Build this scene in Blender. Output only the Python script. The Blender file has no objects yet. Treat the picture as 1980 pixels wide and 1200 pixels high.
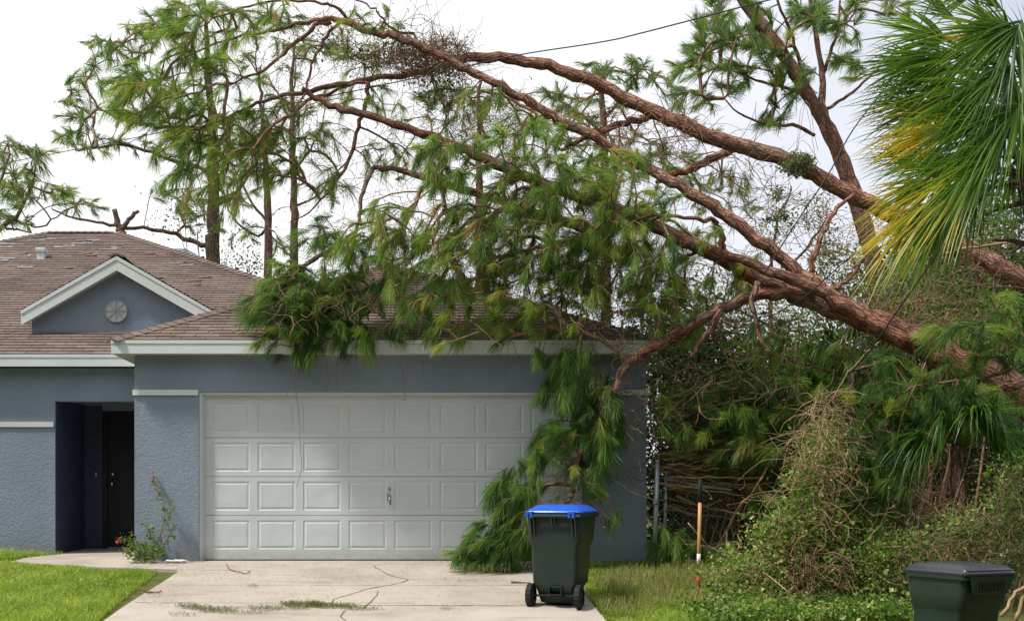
import bpy, math, random
import numpy as np
from mathutils import Vector
PI = math.pi
rng = np.random.default_rng(7)
random.seed(7)
S = bpy.context.scene
C = S.collection
# ------------------------------------------------------------------ camera
F, CX, CY, CZ = 2265.0, 780.0, 945.0, 0.92      # focal length in photo pixels, principal point, eye height above slab
cd = bpy.data.cameras.new('camera'); cam = bpy.data.objects.new('camera', cd); C.objects.link(cam)
cam.location = (0, 0, CZ); cam.rotation_euler = (PI/2, 0, 0)
cd.sensor_width = 36; cd.lens = 36*F/1980
cd.shift_x = (990-CX)/1980; cd.shift_y = (CY-600)/1980
cd.clip_start = .1; cd.clip_end = 3000
S.camera = cam
# ------------------------------------------------------------------ light
SD = Vector((-.50, -.24, .83)).normalized()      # towards the sun
W = bpy.data.worlds.new('World'); S.world = W; W.use_nodes = True
nt = W.node_tree; nt.nodes.clear()
def wn(t, **k):
    n = nt.nodes.new(t)
    for a, b in k.items(): setattr(n, a, b)
    return n
out = wn('ShaderNodeOutputWorld'); mix = wn('ShaderNodeMixShader')
b1 = wn('ShaderNodeBackground'); b2 = wn('ShaderNodeBackground')
sky = wn('ShaderNodeTexSky', sky_type='NISHITA', sun_disc=False)
sky.sun_elevation = math.asin(SD.z); sky.sun_rotation = math.atan2(SD.x, SD.y)
tc = wn('ShaderNodeTexCoord'); noi = wn('ShaderNodeTexNoise'); noi.inputs['Scale'].default_value = 1.6; noi.inputs['Detail'].default_value = 5
rp = wn('ShaderNodeValToRGB')
rp.color_ramp.elements[0].position = .22; rp.color_ramp.elements[0].color = (.62, .65, .76, 1)
rp.color_ramp.elements[1].position = .60; rp.color_ramp.elements[1].color = (1.05, 1.05, 1.05, 1)
mp = wn('ShaderNodeMapping'); mp.inputs['Location'].default_value = (.35, 0, .1)
L = nt.links.new
L(tc.outputs['Generated'], mp.inputs[0]); L(mp.outputs[0], noi.inputs['Vector'])
sx_ = wn('ShaderNodeSeparateXYZ'); L(tc.outputs['Generated'], sx_.inputs[0])
ma = wn('ShaderNodeMath', operation='MULTIPLY_ADD'); L(sx_.outputs[0], ma.inputs[0]); ma.inputs[1].default_value = -.55; L(noi.outputs['Fac'], ma.inputs[2]); L(ma.outputs[0], rp.inputs[0])
L(sky.outputs[0], b1.inputs[0]); b1.inputs[1].default_value = .10
L(rp.outputs[0], b2.inputs[0]); b2.inputs[1].default_value = 1.0
mix.inputs[0].default_value = .9
L(b1.outputs[0], mix.inputs[1]); L(b2.outputs[0], mix.inputs[2]); L(mix.outputs[0], out.inputs[0])
sl = bpy.data.lights.new('sun', 'SUN'); sun = bpy.data.objects.new('sun', sl); C.objects.link(sun)
sl.energy = 3.4; sl.angle = math.radians(7); sl.color = (1, .95, .87)
sun.rotation_euler = (-SD).to_track_quat('-Z', 'Y').to_euler(); sun.location = SD*60
S.view_settings.view_transform = 'Standard'; S.view_settings.look = 'None'
S.view_settings.exposure = .26; S.view_settings.gamma = 1
# ------------------------------------------------------------------ helpers
def P(px, py, Y): return np.array(((px-CX)*Y/F, Y, CZ+(CY-py)*Y/F))
def hz(y):                                       # ground height: flat at the house, falling to the street
    y = np.asarray(y, float)
    return np.where(y > 15, 0., np.where(y > 10.6, -.1*(15-y), np.where(y > 8.8, -.44-.12*(10.6-y), -.656)))
def GP(px, py):                                  # point on the ground under a photo pixel
    m = (py-CY)/F
    Y = CZ/m
    if Y < 15: Y = 2.42/(.1+m)
    return np.array(((px-CX)*Y/F, Y, float(hz(Y))))
ORG = {}
def props(o, label=None, cat=None, group=None, kind=None):
    if label: o['label'] = label
    if cat: o['category'] = cat
    if group: o['group'] = group
    if kind: o['kind'] = kind
    return o
def thing(name, loc, label, cat, group=None):
    o = bpy.data.objects.new(name, None); C.objects.link(o); o.location = loc
    o.empty_display_size = .2
    ORG[o.as_pointer()] = np.array(loc, float)
    return props(o, label, cat, group)
class MB:
    def __init__(s): s.V = []; s.Fs = []; s.T = []; s.U = []; s.n = 0; s.split = None
    def add(s, v, f, tint=.5, uv=None):
        v = np.asarray(v, float).reshape(-1, 3); f = np.asarray(f, int)
        s.V.append(v); s.Fs.append(f+s.n)
        s.T.append(np.broadcast_to(np.asarray(tint, float), (len(v),)).copy())
        s.U.append(np.zeros((len(v), 3)) if uv is None else np.asarray(uv, float).reshape(-1, 3))
        s.n += len(v)
    def mesh(s, name, org=(0, 0, 0), smooth=False):
        V = np.concatenate(s.V)-np.asarray(org, float); nf = sum(len(f) for f in s.Fs[:s.split]) if s.split is not None else 0
        me = bpy.data.meshes.new(name)
        loops = np.concatenate([f.ravel() for f in s.Fs])
        tot = np.concatenate([np.full(len(f), f.shape[1]) for f in s.Fs])
        start = np.concatenate(([0], np.cumsum(tot)[:-1]))
        me.vertices.add(len(V)); me.vertices.foreach_set('co', V.ravel())
        me.loops.add(len(loops)); me.loops.foreach_set('vertex_index', loops)
        me.polygons.add(len(tot)); me.polygons.foreach_set('loop_start', start); me.polygons.foreach_set('loop_total', tot)
        me.polygons.foreach_set('use_smooth', np.full(len(tot), smooth))
        if s.split is not None: me.polygons.foreach_set('material_index', (np.arange(len(tot)) >= nf).astype(int))
        a = me.attributes.new('tint', 'FLOAT', 'POINT'); a.data.foreach_set('value', np.concatenate(s.T))
        a = me.attributes.new('uvw', 'FLOAT_VECTOR', 'POINT'); a.data.foreach_set('vector', np.concatenate(s.U).ravel())
        me.update(calc_edges=True); me.validate()
        return me
    def build(s, name, mat, parent=None, smooth=False, **kw):
        V = np.concatenate(s.V)
        if parent is not None: org = ORG[parent.as_pointer()]
        else: org = np.array(((V[:, 0].min()+V[:, 0].max())/2, (V[:, 1].min()+V[:, 1].max())/2, V[:, 2].min()))
        me = s.mesh(name, org, smooth); me.materials.append(mat)
        o = bpy.data.objects.new(name, me); C.objects.link(o)
        if parent is not None: o.parent = parent
        else: o.location = org
        ORG[o.as_pointer()] = org
        return props(o, **kw)
    def box(s, a, b, tint=.5):
        x0, y0, z0 = a; x1, y1, z1 = b
        v = [(x0,y0,z0),(x1,y0,z0),(x1,y1,z0),(x0,y1,z0),(x0,y0,z1),(x1,y0,z1),(x1,y1,z1),(x0,y1,z1)]
        s.add(v, [(0,3,2,1),(4,5,6,7),(0,1,5,4),(1,2,6,5),(2,3,7,6),(3,0,4,7)], tint); return s
    def prism(s, poly, d, tint=.5):              # poly: list of 3D points, d: extrusion vector
        n = len(poly); p = np.array(poly, float); q = p+np.array(d, float)
        s.add(np.vstack((p, q)), [list(range(n))[::-1]], tint); k = s.n-2*n
        s.Fs.append(np.array([list(range(k+n, k+2*n))]))
        s.Fs.append(np.array([(k+i, k+(i+1) % n, k+n+(i+1) % n, k+n+i) for i in range(n)])); return s
    def tube(s, pts, rad, seg=6, tint=.5, cap=True, rough=0.):
        p = np.asarray(pts, float); n = len(p); r = np.broadcast_to(np.asarray(rad, float), (n,))
        d = np.gradient(p, axis=0); d /= np.linalg.norm(d, axis=1)[:, None]+1e-9
        u = np.cross(d[0], (0, 0, 1.)) if abs(d[0][2]) < .9 else np.cross(d[0], (1., 0, 0)); u /= np.linalg.norm(u)
        a = np.arange(seg)*2*PI/seg; ca, sa = np.cos(a)[:, None], np.sin(a)[:, None]
        V = np.empty((n, seg, 3))
        for i in range(n):
            u = u-d[i]*np.dot(u, d[i]); u /= np.linalg.norm(u)+1e-9
            w = np.cross(d[i], u)
            rr = r[i]*(1+rough*(rng.random((seg, 1))-.5))
            V[i] = p[i]+(u*ca+w*sa)*rr
        i = np.arange(n-1)[:, None]*seg; j = np.arange(seg)[None]; k = (j+1) % seg
        f = np.stack((i+j, i+k, i+seg+k, i+seg+j), -1).reshape(-1, 4)
        L_ = np.concatenate(([0], np.cumsum(np.linalg.norm(np.diff(p, axis=0), axis=1))))
        uv = np.zeros((n, seg, 3)); uv[:, :, 0] = L_[:, None]; uv[:, :, 1] = a[None]*r.max()
        base = s.n
        s.add(V.reshape(-1, 3), f, tint, uv.reshape(-1, 3))
        if cap:
            s.Fs.append(np.array([[base+q for q in range(seg)][::-1]])); s.Fs.append(np.array([[base+(n-1)*seg+q for q in range(seg)]]))
        return s
def lin(c): return tuple((x/12.92 if x <= .04045 else ((x+.055)/1.055)**2.4) for x in c)
class Mat:
    def __init__(s, name):
        s.m = bpy.data.materials.new(name); s.m.use_nodes = True; s.t = s.m.node_tree; s.b = s.t.nodes['Principled BSDF']
    def n(s, t, **k):
        n = s.t.nodes.new(t)
        for a, b in k.items():
            if a in n.inputs: n.inputs[a].default_value = b
            else: setattr(n, a, b)
        return n
    def l(s, a, b): s.t.links.new(a, b)
    def coord(s, scale=(1, 1, 1), attr=None):
        mp = s.n('ShaderNodeMapping'); mp.inputs['Scale'].default_value = scale
        if attr: a = s.n('ShaderNodeAttribute', attribute_name=attr); s.l(a.outputs['Vector'], mp.inputs[0])
        else: a = s.n('ShaderNodeTexCoord'); s.l(a.outputs['Object'], mp.inputs[0])
        return mp.outputs[0]
    def noise(s, sc, det=4, rough=.55, vec=None, dist=0):
        n = s.n('ShaderNodeTexNoise'); n.inputs['Scale'].default_value = sc; n.inputs['Detail'].default_value = det
        n.inputs['Roughness'].default_value = rough; n.inputs['Distortion'].default_value = dist
        s.l(vec if vec is not None else s.coord(), n.inputs['Vector']); return n.outputs['Fac']
    def ramp(s, fac, stops):
        r = s.n('ShaderNodeValToRGB'); e = r.color_ramp.elements
        while len(e) < len(stops): e.new(.5)
        for q, (p_, c_) in zip(e, stops): q.position = p_; q.color = (*c_, 1) if len(c_) == 3 else c_
        s.l(fac, r.inputs[0]); return r.outputs[0]
    def mixc(s, fac, a, b, mode='MIX'):
        m = s.n('ShaderNodeMix', data_type='RGBA', blend_type=mode)
        for v, i in ((fac, 0), (a, 6), (b, 7)):
            if isinstance(v, (int, float)): m.inputs[i].default_value = v
            elif isinstance(v, tuple): m.inputs[i].default_value = (*v, 1)
            else: s.l(v, m.inputs[i])
        return m.outputs[2]
    def math(s, op, a, b=0.):
        m = s.n('ShaderNodeMath', operation=op)
        for v, i in ((a, 0), (b, 1)):
            if isinstance(v, (int, float)): m.inputs[i].default_value = v
            else: s.l(v, m.inputs[i])
        return m.outputs[0]
    def col(s, c):
        if isinstance(c, tuple): s.b.inputs['Base Color'].default_value = (*c, 1)
        else: s.l(c, s.b.inputs['Base Color'])
        return s
    def rough(s, r, spec=.4):
        s.b.inputs['Roughness'].default_value = r; s.b.inputs['Specular IOR Level'].default_value = spec; return s
    def bump(s, h, dist=.01, strength=1.):
        b = s.n('ShaderNodeBump'); b.inputs['Distance'].default_value = dist; b.inputs['Strength'].default_value = strength
        s.l(h, b.inputs['Height']); s.l(b.outputs[0], s.b.inputs['Normal']); return s
def scuffed(name, c, r, spec, light):
    m = Mat(name); n = m.noise(4, 5); base = m.ramp(n, [(.3, tuple(x*.85 for x in c)), (.7, tuple(x*1.15 for x in c))])
    k = m.ramp(m.noise(1, 6, .75, m.coord((5, 5, 2))), [(.55, (0, 0, 0)), (.8, (1, 1, 1))]); sp = m.ramp(m.noise(45, 2, .5), [(.72, (0, 0, 0)), (.76, (1, 1, 1))])
    c2 = m.mixc(m.math('MULTIPLY', k, .45), base, light); c2 = m.mixc(m.math('MULTIPLY', sp, .5), c2, light)
    m.col(c2).rough(r, spec); m.bump(m.noise(3, 3), .008, .6); return m.m
def simple(name, c, r=.6, spec=.4, var=.12, metal=0, sc=9):
    m = Mat(name); n = m.noise(sc, 5)
    m.col(m.ramp(n, [(.3, tuple(x*(1-var) for x in c)), (.7, tuple(min(1, x*(1+var)) for x in c))])).rough(r, spec)
    m.b.inputs['Metallic'].default_value = metal; m.bump(m.noise(sc*6, 3), .001); return m.m
def leafmat(name, stops, trans=.35, rough=.45, spec=.35):
    m = Mat(name); a = m.n('ShaderNodeAttribute', attribute_name='tint')
    c = m.ramp(a.outputs['Fac'], stops); m.col(c).rough(rough, spec)
    tr = m.n('ShaderNodeBsdfTranslucent'); m.l(m.mixc(1., c, (1.5, 1.55, .75), 'MULTIPLY'), tr.inputs[0])
    mx = m.n('ShaderNodeMixShader'); mx.inputs[0].default_value = trans
    o = m.t.nodes['Material Output']; m.l(m.b.outputs[0], mx.inputs[1]); m.l(tr.outputs[0], mx.inputs[2]); m.l(mx.outputs[0], o.inputs[0])
    return m.m
# ------------------------------------------------------------------ materials
def stucco():
    m = Mat('blue_grey_stucco')
    big = m.noise(1.3, 4); v = m.coord((15, 15, 22)); n1 = m.noise(1.0, 5, .6, v, 1.2); n2 = m.noise(60, 4)
    c = m.ramp(big, [(.3, (.205, .256, .330)), (.7, (.255, .310, .390))])
    # rain streaks low on the wall, drawn as thin marks of grime
    st = m.noise(1, 6, .7, m.coord((5, 5, .6))); dirt = m.ramp(st, [(.62, (0, 0, 0)), (.8, (1, 1, 1))])
    c = m.mixc(m.math('MULTIPLY', dirt, .22), c, (.16, .17, .17))
    ge = m.n('ShaderNodeNewGeometry'); sp = m.n('ShaderNodeSeparateXYZ'); m.l(ge.outputs['Position'], sp.inputs[0]); zf = m.math('SUBTRACT', 1., m.math('MULTIPLY', sp.outputs[2], 3.2)); zf = m.math('MULTIPLY', m.math('MAXIMUM', zf, 0.), m.noise(7, 5, .7)); c = m.mixc(m.math('MULTIPLY', zf, .8), c, (.20, .18, .15))
    chips = m.ramp(m.noise(26, 2, .5), [(.745, (0, 0, 0)), (.765, (1, 1, 1))])
    m.col(m.mixc(m.math('MULTIPLY', chips, .35), c, (.45, .45, .45))).rough(.75, .25)
    h = m.math('ADD', m.ramp(n1, [(.42, (0, 0, 0)), (.56, (1, 1, 1))]), m.math('MULTIPLY', n2, .3))
    m.bump(h, .005, .6); return m.m
M_ = {}
M_['stucco'] = stucco(); M_['porch'] = simple('navy_porch_shade', (.055, .068, .105), .8, .2, .12)  # porch: shade of the recess put into a darker wall colour
def shingle():
    m = Mat('brown_asphalt_shingle'); v = m.coord((1, 1, 1), 'uvw')
    br = m.n('ShaderNodeTexBrick', offset=.5); m.l(v, br.inputs['Vector'])
    for k, q in (('Scale', 1), ('Mortar Size', .006), ('Mortar Smooth', .2), ('Bias', 0), ('Brick Width', .31), ('Row Height', .13)): br.inputs[k].default_value = q
    br.inputs['Color1'].default_value = (.158, .118, .100, 1); br.inputs['Color2'].default_value = (.220, .168, .146, 1); br.inputs['Mortar'].default_value = (.05, .038, .035, 1)
    blot = m.ramp(m.noise(1.3, 6, .7), [(.3, (.66, .66, .68)), (.5, (1, 1, 1)), (.7, (1.22, 1.2, 1.16))])
    gr = m.ramp(m.noise(140, 2), [(.3, (.72, .72, .72)), (.7, (1.25, 1.25, 1.25))])
    c = m.mixc(1., m.mixc(1., br.outputs[0], blot, 'MULTIPLY'), gr, 'MULTIPLY')
    st = m.ramp(m.noise(1, 5, .7, m.coord((7, .5, 1), 'uvw')), [(.60, (0, 0, 0)), (.8, (1, 1, 1))])
    c = m.mixc(m.math('MULTIPLY', st, .45), c, (.10, .085, .08))
    m.col(c).rough(.9, .2); m.bump(m.noise(150, 3), .003); return m.m
M_['shingle'] = shingle()
M_['torn'] = simple('exposed_grey_underlay', (.26, .255, .27), .9, .2, .25, sc=20)
M_['trim'] = simple('white_aluminium_trim', (.66, .71, .71), .45, .4, .05, sc=2)
M_['soffit'] = simple('cream_soffit', (.50, .50, .42), .6, .3, .08, sc=3)
def garage_paint():
    m = Mat('off_white_door_paint'); n = m.noise(1.6, 5, .6)
    c = m.ramp(n, [(.3, (.53, .585, .605)), (.7, (.60, .645, .655))])
    sp = m.ramp(m.noise(17, 2, .5), [(.775, (0, 0, 0)), (.79, (1, 1, 1))])
    sm = m.ramp(m.noise(1, 6, .75, m.coord((9, 9, 1.2))), [(.62, (0, 0, 0)), (.85, (1, 1, 1))])
    c = m.mixc(m.math('MULTIPLY', sm, .25), c, (.36, .36, .33)); c = m.mixc(m.math('MULTIPLY', sp, .7), c, (.12, .11, .09))
    ge = m.n('ShaderNodeNewGeometry'); sp_ = m.n('ShaderNodeSeparateXYZ'); m.l(ge.outputs['Position'], sp_.inputs[0]); zf = m.math('MAXIMUM', m.math('SUBTRACT', 1., m.math('MULTIPLY', sp_.outputs[2], 4.5)), 0.); c = m.mixc(m.math('MULTIPLY', m.math('MULTIPLY', zf, m.noise(9, 5, .75)), .9), c, (.24, .21, .17))
    m.col(c).rough(.42, .45); m.bump(m.math('ADD', m.noise(2.2, 2), m.math('MULTIPLY', m.noise(1, 3, .6, m.coord((3, 3, 90))), .02)), .035, .5); return m.m
M_['gdoor'] = garage_paint()
M_['dark_door'] = simple('near_black_door_paint', (.012, .013, .018), .4, .4, .2)
M_['black'] = simple('black_rubber', (.012, .012, .013), .7, .3, .3)
M_['metal'] = simple('brushed_metal', (.6, .6, .58), .3, .5, .1, 1)
M_['galv'] = simple('galvanised_steel', (.33, .37, .42), .45, .5, .15, .6)
M_['vent'] = simple('pale_grey_vent', (.46, .49, .49), .6, .3, .1)
def concrete():
    m = Mat('pale_concrete'); a = m.noise(1.1, 6, .6); b = m.noise(1, 5, .65, m.coord((.9, 5, 1)))
    c = m.ramp(a, [(.28, (.34, .295, .245)), (.5, (.44, .385, .33)), (.72, (.50, .445, .385))])
    dk = m.ramp(b, [(.56, (0, 0, 0)), (.70, (1, 1, 1))]); c = m.mixc(m.math('MULTIPLY', dk, .5), c, (.27, .22, .18)); fl = m.ramp(m.noise(1, 3, .6, m.coord((14, 40, 1))), [(.69, (0, 0, 0)), (.73, (1, 1, 1))]); c = m.mixc(m.math('MULTIPLY', fl, .5), c, (.13, .10, .07))
    gr = m.ramp(m.noise(90, 3), [(.3, (.86, .86, .86)), (.7, (1.1, 1.1, 1.1))]); c = m.mixc(1., c, gr, 'MULTIPLY')
    m.col(c).rough(.85, .25); m.bump(m.noise(70, 4), .003); return m.m
M_['concrete'] = concrete()
M_['crack'] = simple('dark_crack_line', (.17, .145, .12), .95, .1, .3)
def soil():
    m = Mat('leaf_littered_soil'); a = m.noise(6, 6, .7)
    m.col(m.ramp(a, [(.3, (.055, .07, .018)), (.5, (.10, .12, .03)), (.7, (.16, .13, .07))])).rough(.95, .1); m.bump(m.noise(30, 4), .02); return m.m
M_['soil'] = soil()
def bark(name, stops, sc=1.):
    m = Mat(name); v = m.coord((6*sc, 17*sc, 1), 'uvw')
    vo = m.n('ShaderNodeTexVoronoi', feature='DISTANCE_TO_EDGE'); vo.inputs['Scale'].default_value = 1.
    dn = m.math('MULTIPLY', m.noise(5, 5, .7), 1.3); vv = m.n('ShaderNodeVectorMath', operation='ADD')
    m.l(v, vv.inputs[0]); m.l(dn, vv.inputs[1]); m.l(vv.outputs[0], vo.inputs['Vector'])
    n = m.noise(5, 6, .65); n2 = m.noise(40, 4, .6)
    c = m.ramp(m.math('ADD', m.math('MULTIPLY', n, .65), m.math('MULTIPLY', n2, .35)), stops)
    e = m.ramp(vo.outputs['Distance'], [(0., (0, 0, 0)), (.16, (1, 1, 1))])
    pc = m.n('ShaderNodeTexVoronoi'); pc.inputs['Scale'].default_value = 1.; m.l(vv.outputs[0], pc.inputs['Vector']); c = m.mixc(.42, c, m.mixc(1., c, m.ramp(pc.outputs['Color'], [(.2, (.45, .42, .42)), (.8, (1.75, 1.6, 1.5))]), 'MULTIPLY')); gp = m.ramp(m.noise(1.3, 5, .65), [(.47, (0, 0, 0)), (.62, (1, 1, 1))]); c = m.mixc(m.math('MULTIPLY', gp, .55), c, (.27, .22, .185)); c = m.mixc(m.math('SUBTRACT', .55, m.math('MULTIPLY', e, .55)), c, (.05, .032, .026))
    m.col(c).rough(.9, .15); m.bump(m.math('ADD', e, n2), .02, 1.); return m.m
M_['bark'] = bark('red_brown_pine_bark', [(.36, (.18, .082, .055)), (.48, (.36, .180, .120)), (.58, (.50, .285, .195)), (.70, (.50, .38, .31))])
M_['bark_deep'] = bark('deep_red_pine_bark', [(.36, (.11, .048, .034)), (.48, (.24, .110, .074)), (.58, (.38, .190, .125)), (.70, (.38, .27, .21))], .8)
M_['bark_dark'] = bark('dark_pine_bark', [(.36, (.08, .050, .038)), (.5, (.17, .105, .078)), (.62, (.26, .165, .125)), (.72, (.30, .25, .21))])
M_['twig'] = simple('brown_twig', (.25, .145, .10), .9, .15, .5, sc=14)
M_['twig_pale'] = simple('pale_dry_vine', (.36, .26, .15), .9, .15, .35, sc=14)
M_['twig_mid'] = simple('grey_brown_dead_twig', (.24, .165, .105), .9, .15, .45, sc=14)
M_['wood'] = simple('fresh_split_wood', (.62, .40, .22), .8, .2, .25, sc=20)
M_['cutwood'] = simple('grey_cut_wood', (.42, .34, .25), .8, .2, .25, sc=20)
NS = [(0., (.030, .075, .020)), (.35, (.085, .185, .042)), (.65, (.205, .310, .060)), (.9, (.36, .43, .09)), (1., (.40, .27, .11))]
M_['needle'] = leafmat('pine_needles', NS, .5, .42, .35)
M_['needle_far'] = leafmat('far_pine_needles', [(0., (.060, .125, .050)), (.5, (.145, .235, .085)), (1., (.32, .36, .10))], .45, .5, .25)
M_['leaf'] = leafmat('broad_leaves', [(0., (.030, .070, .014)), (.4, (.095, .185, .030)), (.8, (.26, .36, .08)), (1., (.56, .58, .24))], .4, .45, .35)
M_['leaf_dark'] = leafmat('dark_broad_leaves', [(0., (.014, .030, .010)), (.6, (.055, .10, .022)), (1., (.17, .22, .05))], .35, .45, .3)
M_['palm'] = leafmat('palm_leaflets', [(0., (.022, .075, .010)), (.45, (.11, .235, .020)), (.75, (.32, .38, .03)), (1., (.66, .48, .05))], .42, .33, .4)
M_['grass'] = leafmat('green_grass', [(0., (.09, .175, .016)), (.5, (.21, .34, .028)), (.9, (.40, .49, .07)), (1., (.62, .56, .28))], .35, .45, .35)
M_['moss'] = leafmat('grey_green_moss', [(0., (.09, .11, .05)), (1., (.26, .28, .14))], .2, .8, .1)
M_['dry'] = leafmat('dry_clippings', [(0., (.08, .11, .02)), (.5, (.20, .22, .06)), (1., (.42, .34, .2))], .2, .8, .1)
M_['green_plastic'] = scuffed('dark_green_plastic', (.019, .034, .026), .42, .3, (.085, .095, .08))
M_['blue_plastic'] = scuffed('blue_plastic', (.022, .11, .60), .3, .45, (.16, .27, .62))
M_['black_plastic'] = simple('grey_black_plastic', (.030, .033, .040), .30, .6, .15, sc=6)
M_['red'] = simple('red_paint', (.55, .02, .02), .4, .4, .1)
M_['white'] = simple('white_label_paper', (.75, .75, .72), .6, .3, .06)
M_['handle_wood'] = simple('varnished_ash_wood', (.52, .28, .10), .45, .4, .12)
M_['cable'] = simple('black_cable', (.015, .016, .022), .5, .4, .2)
M_['petal'] = simple('red_rose_leaf', (.45, .03, .05), .5, .4, .3)
M_['bluegrey_roof'] = simple('blue_grey_roofing', (.13, .17, .19), .8, .2, .15)
# ------------------------------------------------------------------ setting
def sheet(name, xs, ys, zoff, mat, **kw):
    m = MB(); xs = np.asarray(xs, float); ys = np.asarray(ys, float)
    X, Y = np.meshgrid(xs, ys); Z = hz(Y)+zoff
    v = np.stack((X, Y, Z), -1).reshape(-1, 3); nx = len(xs)
    i = (np.arange(len(ys)-1)[:, None]*nx+np.arange(nx-1)[None]).ravel()
    m.add(v, np.stack((i, i+1, i+nx+1, i+nx), -1)); return m.build(name, mat, smooth=True, **kw)
sheet('ground', [-600, -60, -15, -5, 0, 5, 15, 60, 600], [-300, -40, 0, 8.8, 9.4, 10, 10.6, 12, 13.5, 14.9, 15.1, 20, 40, 100, 900], -.035, M_['soil'], kind='structure')
# concrete driveway and walk: slabs following the slope
dl = [(-3.4, 15.9), (-2.99, 15.0)]+[(float(GP(*q)[0]), float(GP(*q)[1])) for q in ((347, 1103), (307, 1129), (248, 1165), (199, 1200))]; dl += [(dl[-1][0]-.1, 10.6), (dl[-1][0]-.3, 8.8)]
def dlx(y): return float(np.interp(y, [q[1] for q in dl[::-1]], [q[0] for q in dl[::-1]]))
DR = GP(1150, 1172)[0]
m = MB(); ys = [16.0, 15.0, 14.6, 14.2, 13.7, 13.2, 12.6, 12.0, 11.4, 10.6, 9.6, 8.8, 7]
for a, b in zip(ys[:-1], ys[1:]):
    q = [(dlx(a), a), (DR, a), (DR, b), (dlx(b), b)]
    top = [(x, y, float(hz(y))) for x, y in q]; bot = [(x, y, z-.12) for x, y, z in top]
    m.add(top+bot, [(3, 2, 1, 0), (0, 1, 5, 4), (1, 2, 6, 5), (2, 3, 7, 6), (3, 0, 4, 7)])
m.build('driveway', M_['concrete'], kind='structure')
m = MB()
wk = [GP(20, 1086), GP(110, 1092), GP(230, 1098), GP(345, 1101)]
xs = [-4.95] + [w[0] for w in wk]
m.prism([(-4.9, 18.0, .006), (-3.45, 18.0, .006), (-3.45, 15.05, .006), (-2.97, 14.98, .006), (wk[3][0], wk[3][1], wk[3][2]+.006), (wk[2][0], wk[2][1], wk[2][2]+.006), (wk[1][0], wk[1][1], wk[1][2]+.006), (wk[0][0], wk[0][1], wk[0][2]+.006), (GP(40, 1080)[0], 15.6, .006), (-4.9, 16.4, .006)], (0, 0, -.1))
m.build('front_walk', M_['concrete'], kind='structure')
m = MB(); m.add([(-300, -2, -.64), (300, -2, -.64), (300, 6.5, -.64), (-300, 6.5, -.64)], [(0, 1, 2, 3)])
am = simple('worn_asphalt', (.055, .055, .055), .9, .2, .2); m.build('road', am, kind='structure')
def strip(m, pts, w, lift=.004):
    p = [np.array(q, float) for q in pts]
    for a, b in zip(p[:-1], p[1:]):
        d = b-a; s = np.array((-d[1], d[0], 0)); s = s/(np.linalg.norm(s)+1e-9)*w*random.uniform(.6, 1.3)/2
        v = [a-s, a+s, b+s, b-s]
        v = [(q[0], q[1], float(hz(q[1]))+lift) for q in v]; m.add(v, [(0, 1, 2, 3)])
def wob(pts, amp, k=4):
    o = []
    for a, b in zip(pts[:-1], pts[1:]):
        for i in range(k):
            t = i/k; q = a*(1-t)+b*t; q = q+np.array((rng.normal(0, amp), rng.normal(0, amp), 0)); o.append(q)
    o.append(pts[-1]); return o
m = MB()
for yy, xa, xb, w in ((1130, 322, 1128, .010), (1164, 262, 800, .010), (1169, 640, 1140, .014), (1101, 348, 500, .008)):
    strip(m, wob([GP(xa, yy), GP((xa+xb)/2, yy+1), GP(xb, yy+1)], .002, 10), w)
strip(m, wob([GP(*q) for q in ((722, 1092), (728, 1097), (745, 1106), (757, 1113), (790, 1120), (768, 1128), (722, 1136), (700, 1141), (672, 1150), (645, 1158), (642, 1167))], .01, 3), .014)
strip(m, wob([GP(*q) for q in ((668, 1180), (660, 1190), (668, 1200), (650, 1215))], .01, 3), .014)
strip(m, wob([GP(*q) for q in ((790, 1120), (860, 1119), (930, 1122), (1010, 1120))], .01, 4), .007)
m.build('driveway_joints', M_['crack'], kind='structure')
# ------------------------------------------------------------------ house
EY, EX0, EX1 = 14.76, -3.684, 3.206              # garage eave line
EZ0, EZ1, PT = 2.627, 2.797, .465                # fascia bottom / top, roof pitch
WY = 16.31                                       # wing eave line
house = thing('house', (-3, 20, 0), 'blue grey stucco house with brown shingle roof and attached garage under the fallen pines', 'house')
LW, WW, RC = -13.6, 16.55, 18.06                 # left end, wing wall, recess back wall
GX0, GX1, OX0, OX1, OZ = -3.444, 3.113, -2.62, 2.29, 2.165
w = MB()
w.box((GX0, 15, -.1), (OX0, 15.22, EZ0)); w.box((OX1, 15, -.1), (GX1, 15.22, EZ0)); w.box((OX0, 15, OZ), (OX1, 15.22, EZ0))
w.box((GX0, 15.22, -.1), (GX0+.2, 24, EZ0)); w.box((GX1-.2, 15.22, -.1), (GX1, 24, EZ0))
w.box((LW, WW, -.1), (-4.92, WW+.2, EZ0)); w.box((-4.92, WW, 2.16), (GX0, WW+.2, EZ0))
w.box((-5.12, WW+.2, -.1), (-4.92, RC+.2, EZ0)); w.box((-4.92, RC, -.1), (-4.64, RC+.2, EZ0)); w.box((-4.64, RC, 2.12), (GX0, RC+.2, EZ0))
w.box((LW, WW+.2, -.1), (LW+.2, 29, EZ0)); w.box((LW, 28.8, -.1), (GX0, 29, EZ0)); w.box((-4.92, WW+.2, 2.25), (GX0, RC, 2.3)); w.box((GX0+.2, 23.8, -.1), (GX1-.2, 24, EZ0))
w.build('wall', M_['stucco'], house)
w = MB(); w.box((-4.919, WW+.03, 0), (-4.909, RC-.002, 2.2)); w.box((-4.909, RC-.012, 0), (-4.641, RC-.002, 2.2)); w.build('porch_shade_lining', M_['porch'], house)  # thin dark linings over the stucco, painting in the shade of the recess
w = MB(); w.box((GX0-.012, WW+.03, 0), (GX0-.002, RC-.002, 2.2)); w.build('porch_shade_lining', M_['porch'], house)
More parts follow.
